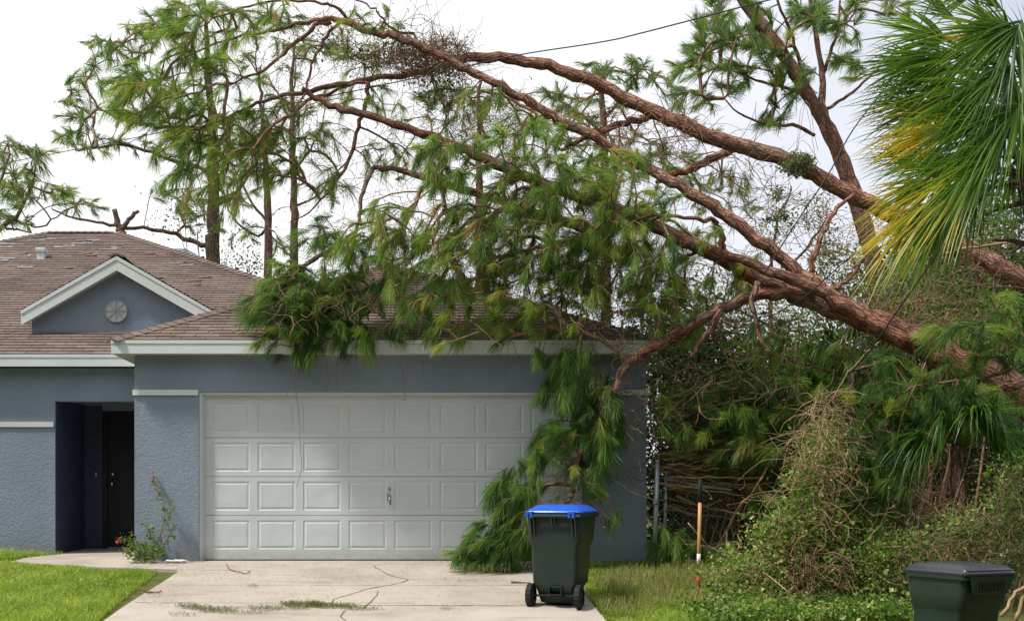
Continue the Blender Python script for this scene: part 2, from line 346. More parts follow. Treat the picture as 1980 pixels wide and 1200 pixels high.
for a, b in (((LW, WW-.025, 1.797), (-4.94, WW+.01, 1.87)), ((GX0-.02, 14.975, 2.12), (OX0-.005, 15.01, 2.19)), ((OX1+.005, 14.975, 2.12), (GX1+.02, 15.01, 2.19))):
    w = MB(); w.box(a, b); w.build('band_trim', M_['trim'], house)
# roofs
def face(m, A, B, Cc, D, step=.13):
    A, B, Cc, D = [np.array(q, float) for q in (A, B, Cc, D)]
    e = (B-A)/np.linalg.norm(B-A)
    nrm = np.cross(B-A, D-A); nrm /= np.linalg.norm(nrm)
    if nrm[2] < 0: nrm = -nrm
    up = np.cross(nrm, e); up = up if up[2] > 0 else -up
    H = np.dot(D-A, up); k = 0
    while k*step < H-1e-6:
        v0, v1 = k*step, min(H, (k+1)*step+.0)
        def pt(a, b, v): return a+(b-a)*v/H
        p = [pt(A, D, v0), pt(B, Cc, v0), pt(B, Cc, v1), pt(A, D, v1)]
        nseg = max(1, int(np.linalg.norm(p[1]-p[0])/.31)); jit = rng.random(nseg)*.004
        for j in range(nseg):
            a0 = p[0]+(p[1]-p[0])*j/nseg; a1 = p[0]+(p[1]-p[0])*(j+1)/nseg; b1_ = p[3]+(p[2]-p[3])*(j+1)/nseg; b0_ = p[3]+(p[2]-p[3])*j/nseg
            h = (.009+jit[j])*nrm; vs = [a0+h, a1+h, b1_, b0_, a0-nrm*.004, a1-nrm*.004]
            uv = [(np.dot(q-A, e)+3, np.dot(q-A, up)+1.3e-3, 0) for q in vs]; uv[4] = uv[5] = (0.001, 0.001, 0)
            m.add(vs, [(0, 1, 2, 3), (4, 5, 1, 0)], .5, uv)
        k += 1
def caps(m, A, B, w=.13):
    A, B = np.array(A, float), np.array(B, float); d = (B-A); Ln = np.linalg.norm(d); d /= Ln
    s = np.cross(d, (0, 0, 1.)); s /= np.linalg.norm(s); n = np.cross(s, d); n = n if n[2] > 0 else -n
    for k in range(int(Ln/.14)):
        a = A+d*k*.14; b = a+d*.17; dr = w*.36
        v = [a-s*w-n*dr+n*.028, a+n*.034, a+s*w-n*dr+n*.028, b-s*w-n*dr+n*.012, b+n*.016, b+s*w-n*dr+n*.012]
        v += [a-s*w-n*dr, a+s*w-n*dr, a+n*.004]
        uv = [(.05+k*.01, .01+.02*i, 0) for i in range(9)]
        m.add(v, [(0, 1, 4, 3), (1, 2, 5, 4)], .5, [(.1+.31*k, .03+.13*k, 0)]*9); m.Fs.append(np.array([(m.n-3, m.n-1, m.n-8, m.n-9), (m.n-1, m.n-2, m.n-7, m.n-8)]))
hw = (EX1-EX0)/2; gcx = (EX0+EX1)/2; gy1 = 24.4
ap = (gcx, EY+hw, EZ1+PT*hw); ap2 = (gcx, gy1-hw, EZ1+PT*hw)
g = MB()
c0, c1, c2, c3 = (EX0, EY, EZ1), (EX1, EY, EZ1), (EX1, gy1, EZ1), (EX0, gy1, EZ1)
face(g, c0, c1, ap, ap); face(g, c1, c2, ap2, ap); face(g, c2, c3, ap2, ap2); face(g, c3, c0, ap, ap2)
for a, b in ((c0, ap), (c1, ap), (c2, ap2), (c3, ap2)): caps(g, a, b)
caps(g, ap, ap2)
groof = g.build('roof', M_['shingle'], house)
hd = 6.88; r0 = (-7.02, WY+hd, EZ1+PT*hd); r1 = (-5.65, WY+hd, EZ1+PT*hd)
m0, m1, m2, m3 = (-7.02-hd, WY, EZ1), (-5.65+hd, WY, EZ1), (-5.65+hd, WY+2*hd, EZ1), (-7.02-hd, WY+2*hd, EZ1)
g = MB(); face(g, m0, m1, r1, r0); face(g, m1, m2, r1, r1); face(g, m2, m3, r0, r1); face(g, m3, m0, r0, r0)
for a, b in ((m0, r0), (m1, r1), (m2, r1), (m3, r0), (r0, r1)): caps(g, a, b)
mroof = g.build('roof', M_['shingle'], house)
# torn shingles on the main roof slope
def onroof(px, py):
    k = (CY-py)/F; e = ((EZ1-CZ)-k*WY)/(k-PT); Y = WY+e
    return np.array(((px-CX)*Y/F, Y, EZ1+PT*e))
nr = np.array((0, -PT, 1.)); nr /= np.linalg.norm(nr); up = np.array((0, 1., PT)); up /= np.linalg.norm(up)
for px, py, wd in ((70, 465, 34), (98, 463, 22), (20, 473, 50), (8, 479, 30), (150, 472, 30), (180, 466, 24), (132, 477, 22), (112, 479, 16), (208, 483, 34), (224, 480, 22), (38, 496, 40), (12, 501, 30), (48, 518, 30), (340, 510, 30), (360, 514, 26), (168, 471, 20), (5, 505, 20)):
    p = onroof(px, py); hwid = wd/2*p[1]/F; 
    n0 = 3; t = MB()
    for j in range(n0):
        a = p+np.array((hwid*(2*j/n0-1), 0, 0)); b = p+np.array((hwid*(2*(j+1)/n0-1), 0, 0)); l = random.uniform(.05, .12)
        v = [a+nr*.013, b+nr*.013, b+up*l+nr*.013, a+up*l*random.uniform(.6, 1)+nr*.013]; t.add(v, [(0, 1, 2, 3)])
    t.build('torn_shingle_patch', M_['torn'], mroof)
for px, py, wd in ((75, 461, 26), (160, 468, 30), (175, 496, 20), (330, 508, 14), (352, 509, 10), (395, 538, 24), (40, 494, 26), (130, 521, 18), (290, 492, 16), (225, 478, 18), (375, 545, 26), (305, 540, 18), (170, 492, 12), (380, 553, 14)):
    p = onroof(px, py); h = wd/2*p[1]/F; t = MB()
    a, b = p-np.array((h, 0, 0)), p+np.array((h, 0, 0)); q = random.uniform(.5, 1.2)
    t.add([a+nr*.02, b+nr*.035, b+up*.11+nr*.014, a+up*.11+nr*.014, a-nr*.0, b-nr*.0], [(0, 1, 2, 3), (4, 5, 1, 0)], .5, [(3.3, .4, 0)]*6)
    t.build('lifted_shingle_tab', M_['shingle'], mroof)
# fascia + soffit
def fascia(m, a, b, z0, z1, nx, ny):
    # board with a drip-edge lip along its top
    (x0, y0), (x1, y1) = a, b; tx, ty = nx*.02, ny*.02
    m.prism([(x0, y0, z0), (x1, y1, z0), (x1, y1, z1-.045), (x0, y0, z1-.045)], (-tx, -ty, 0))
    m.prism([(x0+nx*.009, y0+ny*.009, z1-.043), (x1+nx*.009, y1+ny*.009, z1-.043), (x1+nx*.009, y1+ny*.009, z1), (x0+nx*.009, y0+ny*.009, z1)], (-tx, -ty, 0))
f = MB()
fascia(f, (EX0, EY), (EX1, EY), EZ0, EZ1-.002, 0, -1); fascia(f, (EX0, EY+.02), (EX0, WY-.012), EZ0, EZ1-.002, -1, 0); fascia(f, (EX1, EY+.02), (EX1, gy1), EZ0, EZ1-.002, 1, 0)
fascia(f, (m0[0], WY), (EX0-.001, WY), EZ0, EZ1-.002, 0, -1); fascia(f, (m0[0], WY+.02), (m0[0], m3[1]), EZ0, EZ1-.002, -1, 0)
f.build('fascia', M_['trim'], house)
f = MB(); f.box((EX0+.02, EY+.02, EZ0+.004), (EX1-.02, 24.2, EZ0+.02)); f.box((m0[0]+.02, WY+.02, EZ0+.024), (m1[0], m3[1]-.1, EZ0+.04))
f.build('soffit', M_['soffit'], house)
# dormer gable
DY, DW = 17.03, 17.23; pk = (-4.17, 4.318); sl_ = .572; hwD = 1.38
ez = pk[1]-sl_*hwD
dm = MB()
by = lambda z: WY+(z-EZ1)/PT
for sg in (-1, 1):
    E0 = (pk[0]+sg*hwD, DY, ez); E1 = (pk[0]+sg*hwD, by(ez)+.02, ez); R0 = (pk[0], DY, pk[1]); R1 = (pk[0], by(pk[1])+.02, pk[1])
    face(dm, E0, E1, R1, R0)
caps(dm, (pk[0], DY-.02, pk[1]), (pk[0], by(pk[1]), pk[1]), .11)
dmr = dm.build('dormer_roof', M_['shingle'], house)
dw = MB(); zb = EZ1+PT*(DW-WY)-.05
xl = pk[0]-hwD+.085; xr = pk[0]+hwD-.085
dw.prism([(xl, DW, zb), (xr, DW, zb), (xr, DW, pk[1]-sl_*(hwD-.085)-.03), (pk[0], DW, pk[1]-.03), (xl, DW, pk[1]-sl_*(hwD-.085)-.03)], (0, .15, 0))
dw.box((xl, DW+.15, zb), (xl+.1, DW+1.2, ez-.02))
dw.build('gable_wall', M_['stucco'], house)
db = MB()
for sg in (-1, 1):
    for (o0, o1, yo) in ((.0, .05, -.012), (.052, .19, 0.)):
        a = (pk[0], DY+yo, pk[1]-.012-o0*1.1); b = (pk[0]+sg*(hwD+.01), DY+yo, pk[1]-.012-sl_*(hwD+.01)-o0*1.1)
        c = (pk[0]+sg*(hwD+.01), DY+yo, pk[1]-.012-sl_*(hwD+.01)-o1*1.1); d = (pk[0], DY+yo, pk[1]-.012-o1*1.1)
        q = [a, b, c, d] if sg > 0 else [d, c, b, a]
        db.prism(q, (0, .022, 0))
    q0 = (pk[0]+sg*.02, DY+.025, pk[1]-.2); q1 = (pk[0]+sg*(hwD-.02), DY+.025, ez-.17)
    db.prism([q0, q1, (q1[0], q1[1], q1[2]-.012), (q0[0], q0[1], q0[2]-.012)], (0, .17, 0))
db.build('gable_fascia', M_['trim'], house)
# round gable vent
gv = MB(); vc = np.array((-4.22, DW-.03, 3.53)); n = 28; rr = .167
ring = [vc+np.array((rr*math.cos(a), 0, rr*math.sin(a))) for a in np.arange(n)*2*PI/n]
gv.prism(ring[::-1], (0, .05, 0)); gvo = gv.build('gable_vent', M_['vent'], house)
gs = MB()
for k in range(8):
    a = k*PI/4; d = np.array((math.cos(a), 0, math.sin(a))); s = np.array((-d[2], 0, d[0]))*.003
    y = np.array((0, -.012, 0)); v = [vc+d*.01-s, vc+d*.158-s, vc+d*.158+s, vc+d*.01+s]; gs.prism([q+y for q in v], (0, .011, 0))
gs.tube([vc+np.array((.160*math.cos(a), -.004, .160*math.sin(a))) for a in np.arange(33)*2*PI/32], .006, 5, cap=False)
gs.build('vent_ribs', simple('vent_rib_grey', (.38, .41, .41), .7, .2), gvo)
# roof vent
vb = onroof(79, 500); rv = MB(); rv.box(vb+np.array((-.065, -.02, -.06)), vb+np.array((.065, .12, .12))); rv.box(vb+np.array((-.085, -.05, .12)), vb+np.array((.085, .16, .20)))
rv.prism([vb+np.array((-.085, -.05, .12)), vb+np.array((.085, -.05, .12)), vb+np.array((.085, -.06, .165)), vb+np.array((-.085, -.06, .165))], (0, .009, 0))
rv.box(vb+np.array((-.12, -.1, -.045)), vb+np.array((.12, .2, -.03)))
rv.build('roof_vent', M_['trim'], mroof)
# garage door
GD = 15.10; gd = MB()
sx = F/GD
def gx(px): return (px-CX)/sx
def gz(py): return CZ+(CY-py)/sx
zsec = [gz(759), gz(845.6), gz(920.6), gz(995.6), gz(1081)]
ext = [(779, 836), (855, 911), (930, 986), (1005, 1061)]
DX0, DX1 = OX0+.045, OX1-.045
cols = [(gx(410+88*i), gx(483+88*i)) for i in range(8)]
for r in range(4):
    zt, zbm = zsec[r]-.003, zsec[r+1]+.003; z1, z0 = gz(ext[r][0]), gz(ext[r][1])
    # grid of rails and stiles round eight raised panels
    xsb = [DX0]+[q for c in cols for q in c]+[DX1]
    def quad(xa, xb, za, zb_): gd.add([(xa, GD, za), (xb, GD, za), (xb, GD, zb_), (xa, GD, zb_)], [(0, 1, 2, 3)])
    quad(DX0, DX1, zbm, z0); quad(DX0, DX1, z1, zt)
    for i in range(0, len(xsb), 2): quad(xsb[i], xsb[i+1], z0, z1)
    gd.add([(DX0, GD, zt), (DX1, GD, zt), (DX1, GD+.02, zt), (DX0, GD+.02, zt), (DX0, GD, zbm), (DX1, GD, zbm), (DX1, GD+.02, zbm), (DX0, GD+.02, zbm)], [(0, 1, 2, 3), (7, 6, 5, 4)])
    for xa, xb in cols:
        lp = []
        for ins, dy in ((0, 0), (.012, .008), (.02, .008), (.045, .001), (.062, .001), (.066, .003), (.07, .001)):
            lp.append([(xa+ins, GD+dy, z0+ins), (xb-ins, GD+dy, z0+ins), (xb-ins, GD+dy, z1-ins), (xa+ins, GD+dy, z1-ins)])
        V = np.array(lp).reshape(-1, 3); Fq = []
        for k in range(len(lp)-1):
            for i in range(4): Fq.append((4*k+i, 4*k+(i+1) % 4, 4*k+4+(i+1) % 4, 4*k+4+i))
        Fq.append((24, 25, 26, 27)); gd.add(V, Fq)
gd.add([(DX0, GD+.02, -.05), (DX1, GD+.02, -.05), (DX1, GD+.02, zsec[0]), (DX0, GD+.02, zsec[0])], [(0, 1, 2, 3)])
gdo = gd.build('garage_door', M_['gdoor'], house)
h = MB(); hp = np.array((gx(753), GD, gz(962)))
h.prism([hp+np.array(q) for q in ((-.03, -.006, .075), (.005, -.006, .05), (.018, -.006, .03), (.018, -.006, -.04), (.0, -.006, -.055), (-.03, -.006, -.03))][::-1], (0, .005, 0))
h.build('door_handle', M_['galv'], gdo)
h = MB(); h.tube([hp+np.array((0, -.01, .0)), hp+np.array((0, -.045, .0)), hp+np.array((.005, -.055, -.02)), hp+np.array((.012, -.055, -.09))], [.013, .012, .013, .014], 8)
h.build('lever', M_['metal'], gdo)
h = MB(); c = hp+np.array((.0, 0, .115)); h.tube([c+np.array((0, -.018, 0)), c], .021, 12); h.tube([c+np.array((0, -.021, 0)), c+np.array((0, -.0185, 0))], .008, 8)
h.build('lock', M_['metal'], gdo)
h = MB(); h.box((DX0, GD+.0, -.02), (DX1, GD+.03, gz(1082)+.0)); h.build('bottom_seal', M_['black'], gdo)
fr = MB(); fr.box((OX0+.0015, 15.02, -.02), (OX0+.04, 15.2, OZ-.002)); fr.box((OX1-.04, 15.02, -.02), (OX1-.0015, 15.2, OZ-.002)); fr.box((OX0+.042, 15.02, OZ-.035), (OX1-.042, 15.2, OZ-.0025))
fr.box((OX0+.04, 15.06, -.01), (OX0+.062, GD-.002, OZ-.036)); fr.box((OX1-.062, 15.06, -.01), (OX1-.04, GD-.002, OZ-.036))
fr.build('door_frame', M_['gdoor'], house)
# front door in the recess
fd = MB(); fx0, fx1, fy = -4.56, -3.62, RC+.03
fd.box((fx0, fy, .03), (fx1, fy+.045, 2.06))
def rpanel(m, xa, xb, za, zb_, y, d=.012):
    for o, yy in ((0, 0), (.02, d), (.045, d), (.06, .002)):
        pass
    m.box((xa, y-d, za), (xb, y-.0005, za+.02)); m.box((xa, y-d, zb_-.02), (xb, y-.0005, zb_)); m.box((xa, y-d, za+.021), (xa+.02, y-.0005, zb_-.021)); m.box((xb-.02, y-d, za+.021), (xb, y-.0005, zb_-.021))
    m.box((xa+.05, y-d*.7, za+.05), (xb-.05, y-.0006, zb_-.05))
for xa, xb in ((fx0+.12, fx0+.42), (fx0+.52, fx1-.12)):
    for za, zb_ in ((.2, .78), (.95, 1.55), (1.68, 1.92)): rpanel(fd, xa, xb, za, zb_, fy)
fdo = fd.build('front_door', M_['dark_door'], house)
for z_, r_, nm in ((1.0, .03, 'knob'), (1.15, .026, 'deadbolt')):
    k = MB(); c = np.array((fx0+.07, fy, z_)); 
    if nm == 'knob': k.tube([c+np.array((0, -.075, 0)), c+np.array((0, -.07, 0)), c+np.array((0, -.05, 0)), c+np.array((0, -.03, 0)), c+np.array((0, -.012, 0)), c], [.012, .026, .031, .014, .03, .032], 14)
    else: k.tube([c+np.array((0, -.03, 0)), c+np.array((0, -.022, 0)), c], [.02, .028, .03], 14)
    k.build(nm, M_['metal'], fdo, True)
k = MB(); k.box((fx0, fy-.06, .002), (fx1, fy+.04, .028)); k.build('threshold', M_['galv'], fdo)
k = MB(); k.box((-4.64, RC-.01, .0), (-4.562, RC+.12, 2.119)); k.box((-4.56, RC-.01, 2.062), (GX0, RC+.12, 2.118)); k.build('front_door_frame', M_['dark_door'], house)
k = MB(); q = P(186, 917, RC); k.box(q+np.array((-.012, -.015, -.035)), q+np.array((.012, -.001, .035))); k.build('doorbell', M_['vent'], house)
# electrical mast behind the garage roof edge
mast = thing('service_mast', tuple(P(1243, 660, 18.4)*np.array((1, 1, 0))), 'grey electric service mast with white cap rising beside the right edge of the garage roof', 'utility mast')
k = MB(); a = P(1238, 655, 18.4); b = P(1244, 600, 18.4); k.tube([(a[0], a[1], 0), a, b], .038, 10); k.build('pipe', M_['galv'], mast)
k = MB(); k.tube([b+np.array((0, 0, -.02)), b+np.array((0, 0, .05)), b+np.array((.01, -.02, .12)), b+np.array((.03, -.03, .14))], [.06, .065, .055, .02], 10); k.build('weather_cap', M_['white'], mast, True)
k = MB()
for j in range(3): k.tube([b+np.array((0, -.03, -.06-.03*j)), b+np.array((.08, -.1, -.12-.02*j)), b+np.array((.18, -.1, -.1-.01*j)), b+np.array((.3, -.05, -.02))], .009, 5)
k.tube([b+np.array((-.12, -.05, .03)), b+np.array((-.06, -.09, -.1)), b+np.array((.1, -.1, -.14)), b+np.array((.24, -.06, -.13))], .012, 5)
k.build('service_wires', M_['white'], mast)
# neighbour's roof beyond
nb = thing('neighbour_house', (-6.6, 37, 0), 'far house whose blue grey roof peak just shows over the brown hip roof', 'house')
k = MB(); k.box((-10.6, 33.5, 0), (-3, 41, 5.6)); k.build('wall', M_['soffit'], nb)
k = MB(); pkz = P(335, 478, 37)[2]; R = [(-11.2, 33, 5.6), (-2.4, 33, 5.6), (-2.4, 41.5, 5.6), (-11.2, 41.5, 5.6), (-7.6, 37.2, pkz), (-6.9, 37.2, pkz)]
k.add(R, [(0, 1, 5, 4), (2, 3, 4, 5)]); k.Fs.append(np.array([(1, 2, 5), (3, 0, 4)])); k.build('roof', M_['bluegrey_roof'], nb)
for xx in (-9.5, -7, -5):
    for zz in (1, 3.6): k = MB(); k.box((xx, 33.45, zz), (xx+.9, 33.49, zz+1.2)); k.build('window', M_['black_plastic'], nb)
#@@VEG
# ------------------------------------------------------------------ vegetation builders
G3 = np.array((0, 0, -1.))
def unit(v): return v/(np.linalg.norm(v, axis=-1, keepdims=True)+1e-9)
def needles(mb, tip, D, n, Lh, w, shoot=.18, lo=.08, hi=.92, droop=.16, tint=.4, wind=(0, 0, 0)):
    tip = np.asarray(tip, float); D = unit(np.asarray(D, float)); N = len(tip)
    tt = np.repeat(np.clip(np.broadcast_to(tint, (N,))+rng.normal(0, .19, N), 0, 1), n)
    Ls = np.repeat(rng.uniform(.55, 1.3, N), n)
    Pp = np.repeat(tip, n, 0); d = np.repeat(D, n, 0); M = N*n
    r = unit(rng.normal(size=(M, 3))); r = unit(r-d*(r*d).sum(1)[:, None])
    s = rng.random(M); th = lo+(hi-lo)*(.25+.75*s)*rng.random(M)**.7
    base = Pp-d*(shoot*s*Ls)[:, None]
    dd = d*np.cos(th)[:, None]+r*np.sin(th)[:, None]
    ln = Lh*Ls*rng.uniform(.65, 1.1, M)
    g = G3+np.asarray(wind); dr = droop*rng.uniform(.5, 1.5, M)
    mid = base+dd*(ln*.5)[:, None]+g*(ln*dr*.3)[:, None]
    q3 = base+dd*(ln*.8)[:, None]+g*(ln*dr*.85)[:, None]
    end = base+dd*(ln*.95)[:, None]+g*(ln*dr*1.35)[:, None]
    sd = unit(np.cross(dd, rng.normal(size=(M, 3))))*w/2
    V = np.stack((base-sd*.7, base+sd*.7, mid+sd, mid-sd, q3+sd*.8, q3-sd*.8, end), 1).reshape(-1, 3)
    i = np.arange(M)[:, None]*7
    mb.add(V, np.concatenate((i+np.array([[0, 1, 2, 3]]), i+np.array([[3, 2, 4, 5]])), 0), np.repeat(np.clip(tt+rng.normal(0, .08, M), 0, 1), 7))
    mb.Fs.append((i+np.array([[5, 4, 6]]))+mb.n-len(V))
def leafquads(mb, c, size, tint, up=.3, asp=.55):
    c = np.asarray(c, float); M = len(c); n = rng.normal(size=(M, 3)); n[:, 2] += up; n = unit(n)
    a = unit(np.cross(n, rng.normal(size=(M, 3)))); b = np.cross(n, a)
    s = (size*rng.uniform(.4, 1.1, M)*np.exp(rng.normal(0, .28, M)))[:, None]
    fold = n*s*.12
    V = np.stack((c-a*s*.5, c+b*s*asp*.5+fold, c+a*s*.5, c-b*s*asp*.5+fold), 1).reshape(-1, 3)
    i = np.arange(M)[:, None]*4; mb.add(V, np.concatenate((i+np.array([[0, 1, 2]]), i+np.array([[0, 2, 3]])), 0), np.repeat(tint, 4))
def spline(pts, k=5, amp=0.):
    p = np.asarray(pts, float); 
    if len(p) < 3: p = np.array([p[0], (p[0]+p[-1])/2, p[-1]])
    q = np.vstack((2*p[0]-p[1], p, 2*p[-1]-p[-2])); o = []
    for i in range(1, len(q)-2):
        a, b, c, d = q[i-1:i+3]
        for t in np.arange(k)/k: o.append(.5*((2*b)+(c-a)*t+(2*a-5*b+4*c-d)*t*t+(3*b-a-3*c+d)*t**3))
    o.append(q[-2]); o = np.array(o)
    if amp: o[1:-1] += rng.normal(0, amp, (len(o)-2, 3))
    return o
def limb(pp, Y, k=4, amp=.012, wk_=1.):
    """pp: (px, py, width px); Y: one depth or (start, end). Returns world path and radii."""
    n = len(pp); Ys = np.linspace(Y[0], Y[1], n) if isinstance(Y, tuple) else np.full(n, Y)
    pts = [P(a[0], a[1], y) for a, y in zip(pp, Ys)]
    r = np.array([a[2]/2*y/F*wk_ for a, y in zip(pp, Ys)])
    path = spline(pts, k, amp); rr = np.interp(np.linspace(0, n-1, len(path)), np.arange(n), r)
    return path, rr
def targets(cl, Y, dY=.5, mul=1.):
    """clusters (px, py, rx, ry, n[, Y]) -> tuft tips in the world"""
    o = []
    for c in cl:
        y0 = c[5] if len(c) > 5 else Y
        for _ in range(max(1, round(c[4]*mul))):
            a = rng.uniform(0, 2*PI); r = math.sqrt(rng.random())
            o.append(P(c[0]+c[2]*r*math.cos(a), c[1]+c[3]*r*math.sin(a), y0+rng.uniform(-dY, dY)))
    return np.array(o)
class Tree:
    def __init__(s, name, label, cat='tree', group=None, base=None, bark='bark', wk=.66):
        s.name, s.bk = name, bark; s.info = (label, cat, group); s.tr = []; s.N = []; s.par = []; s.cost = []; s.fol = MB(); s.base = base; s.paths = []; s.wk = wk
    def trunk(s, pp, Y, k=4, amp=.012, grow=True, seg=12, frm=0):
        path, r = limb(pp, Y, k, amp, s.wk); r = r*(1+.07*np.sin(np.arange(len(r))*1.9+rng.uniform(0, 6))); s.tr.append((path, r, seg))
        if grow:
            for i in range(int(len(path)*frm), len(path)): s.N.append(path[i]); s.par.append(-1); s.cost.append(i*.02)
        return s
    def grow(s, T, rt=.005, sag=.25, wig=.05, up=0.):
        """twigs reach every target from the nearest wood; returns the direction at each tip"""
        N = list(s.N); par = list(s.par); cost = list(s.cost); n0 = len(N)
        A = np.array(N); order = np.argsort([np.min(np.linalg.norm(A-t, axis=1)) for t in T])
        buf = np.zeros((n0+len(T)*7+10, 3)); buf[:n0] = A; cb = np.zeros(len(buf)); cb[:n0] = cost; n = n0
        cnt = {}; segs = []; dirs = np.zeros((len(T), 3))
        for ti in order:
            t = T[ti]; d = np.linalg.norm(buf[:n]-t, axis=1); j = int(np.argmin(d+.35*cb[:n])); a = buf[j]; ln = d[j]
            k = max(2, min(6, int(ln/.22)+1))
            m1 = (a+t)/2+rng.normal(0, wig, 3)*ln+np.array((0, 0, sag*ln*rng.uniform(.2, 1)))
            tt = np.arange(1, k+1)[:, None]/k
            pts = a*(1-tt)**2+2*m1*tt*(1-tt)+t*tt**2; pts[:-1] += rng.normal(0, wig*ln*.25, (k-1, 3))
            ids = [j]
            for q in pts:
                buf[n] = q; cb[n] = cb[ids[-1]]+ln/k; par.append(ids[-1]); ids.append(n); n += 1
            segs.append(ids); dirs[ti] = pts[-1]-(pts[-2] if k > 1 else a)
        w = np.zeros(n)
        for ids in segs: w[ids[-1]] += 1
        for i in range(n-1, n0-1, -1): w[par[i]] += w[i]
        for ids in segs:
            r = rt*np.maximum(w[ids], 1)**.42; r[0] = r[1]; r = np.minimum(r, .024 if rt < .008 else .045); r = np.maximum(r, np.interp(np.arange(len(r)), (0, len(r)-1), (r[0]*.75, rt*.8)))
            s.paths.append((buf[ids], r))
        s.N = list(buf[:n]); s.par = par; s.cost = list(cb[:n])
        return unit(dirs)
    def tufts(s, T, n=80, Lh=.225, w=.0042, rt=.0052, droop=.2, bias=(0, 0, -.1), tint=.4, sub=1, **kw):
        D = s.grow(T, rt)
        D = unit(D*.7+np.asarray(bias)*np.array((1, 1, .75))+rng.normal(0, .38, D.shape))
        needles(s.fol, T+D*.05, D, n, Lh, w, droop=droop, tint=tint, **kw)
        if s.bk != 'bark_dark' and s.name != 'leaning_pine':
            for a, d in zip(T, D): s.paths.append((np.array([a-d*.02, a+d*.045, a+d*.085]), np.array([.006, .0085, .004])))
        return s
    def build(s, needle='needle', bare='twig', seg=4):
        lb, ct, gr = s.info
        base = s.base if s.base is not None else s.tr[0][0][0]
        t = thing(s.name, tuple(base), lb, ct, gr)
        m = MB()
        for p, r, sg in s.tr[:1]: m.tube(p, r, sg, rough=.16)
        m.build('trunk', M_[s.bk], t, True)
        for p, r, sg in s.tr[1:]:
            m = MB(); m.tube(p, r, sg, rough=.16); m.build('limb', M_[s.bk], t, True)
        if s.fol.n:                              # crown: needles and the twigs that carry them
            s.fol.split = len(s.fol.Fs)
            for p, r in s.paths: s.fol.tube(p, r, seg, cap=False)
            c = s.fol.build('crown', M_[needle], t); c.data.materials.append(M_[bare])
        s.obj = t; return t
def tangle(name, regions, Y, dY, label, cat='vines', mat='twig', r=.004, sag=.5, leaves=0, lmat='leaf', lsize=.035, parent=None):
    """long thin wandering stems; regions: (px, py, rx, ry, count, length m)"""
    m = MB(); lv = []
    for cx, cy, rx, ry, n, ln in regions:
        for _ in range(n):
            a = rng.uniform(0, 2*PI); q = math.sqrt(rng.random()); p = P(cx+rx*q*math.cos(a), cy+ry*q*math.sin(a), Y+rng.uniform(-dY, dY))
            d = unit(rng.normal(size=3)*np.array((1, .5, .7))); k = 9; pts = [p]; L_ = ln*rng.uniform(.5, 1.3)
            cv = rng.normal(size=3)*.35
            for i in range(k):
                d = unit(d+cv*.45+rng.normal(size=3)*.26+G3*sag*.12); pts.append(pts[-1]+d*L_/k)
            rr = r*rng.uniform(.6, 1.5)
            m.tube(pts, np.linspace(rr, rr*.5, k+1), 3, cap=False)
            for j in range(leaves):
                b = pts[rng.integers(1, k+1)]; lv.append(b+rng.normal(0, .035, 3))
    kw = dict(kind='stuff')
    if parent is not None:
        o = m.build(name, M_[mat], parent, True); o['kind'] = 'stuff'
        if lv: f = MB(); leafquads(f, lv, lsize, np.clip(rng.normal(.5, .2, len(lv)), 0, 1)); f.build('leaves', M_[lmat], parent)
        return o
    if lv:
        t = thing(name, tuple(p*np.array((1, 1, 0))), label, cat); m.build('stems', M_[mat], t, True)
        f = MB(); leafquads(f, lv, lsize, np.clip(rng.normal(.5, .2, len(lv)), 0, 1)); f.build('leaves', M_[lmat], t); return t
    return m.build(name, M_[mat], None, True, label=label, cat=cat, kind='stuff')
def bush(name, clusters, Y, dY, label, cat='shrub', mat='leaf_dark', size=.05, per=70, cr=.16, tint=.4, stems=14, group=None, asp=.55, stem_mat='twig', hang=False):
    """clusters: (px, py, rx, ry, n). leaf clumps hung on branching stems"""
    cs = targets(clusters, Y, dY); gx_ = cs[:, 0].mean(); gy_ = Y; z = float(hz(gy_))
    t = thing(name, (gx_, gy_, z), label, cat, group)
    base = np.array((gx_, gy_, z)) if not hang else cs[0]; m = MB()
    for j in rng.choice(len(cs), min(stems, len(cs)), replace=False):
        b = base+np.array((rng.normal(0, .2), rng.normal(0, .2), 0)); c = cs[j]; mid = (b*.45+c*.55)+np.array((0, 0, abs(c[2]-z)*.15)); m.tube(spline([b, mid, c], 4, .03 if not hang else .005), np.linspace(.02, .006, 9) if not hang else .003, 5)
    m.build('stems', M_[stem_mat], t, True)
    n = len(cs)*per; cc = np.repeat(cs, per, 0)+rng.normal(0, 1, (n, 3))*np.array((cr, cr, cr*.7))
    ct = np.repeat(np.clip(rng.normal(tint, .2, len(cs)), 0, 1), per)
    zz = hz(cc[:, 1])+.02; cc[:, 2] = np.maximum(cc[:, 2], zz+rng.random(n)*.1)
    f = MB(); leafquads(f, cc, size, np.clip(ct+rng.normal(0, .14, n), 0, 1), asp=asp); f.build('leaves', M_[mat], t)
    return t

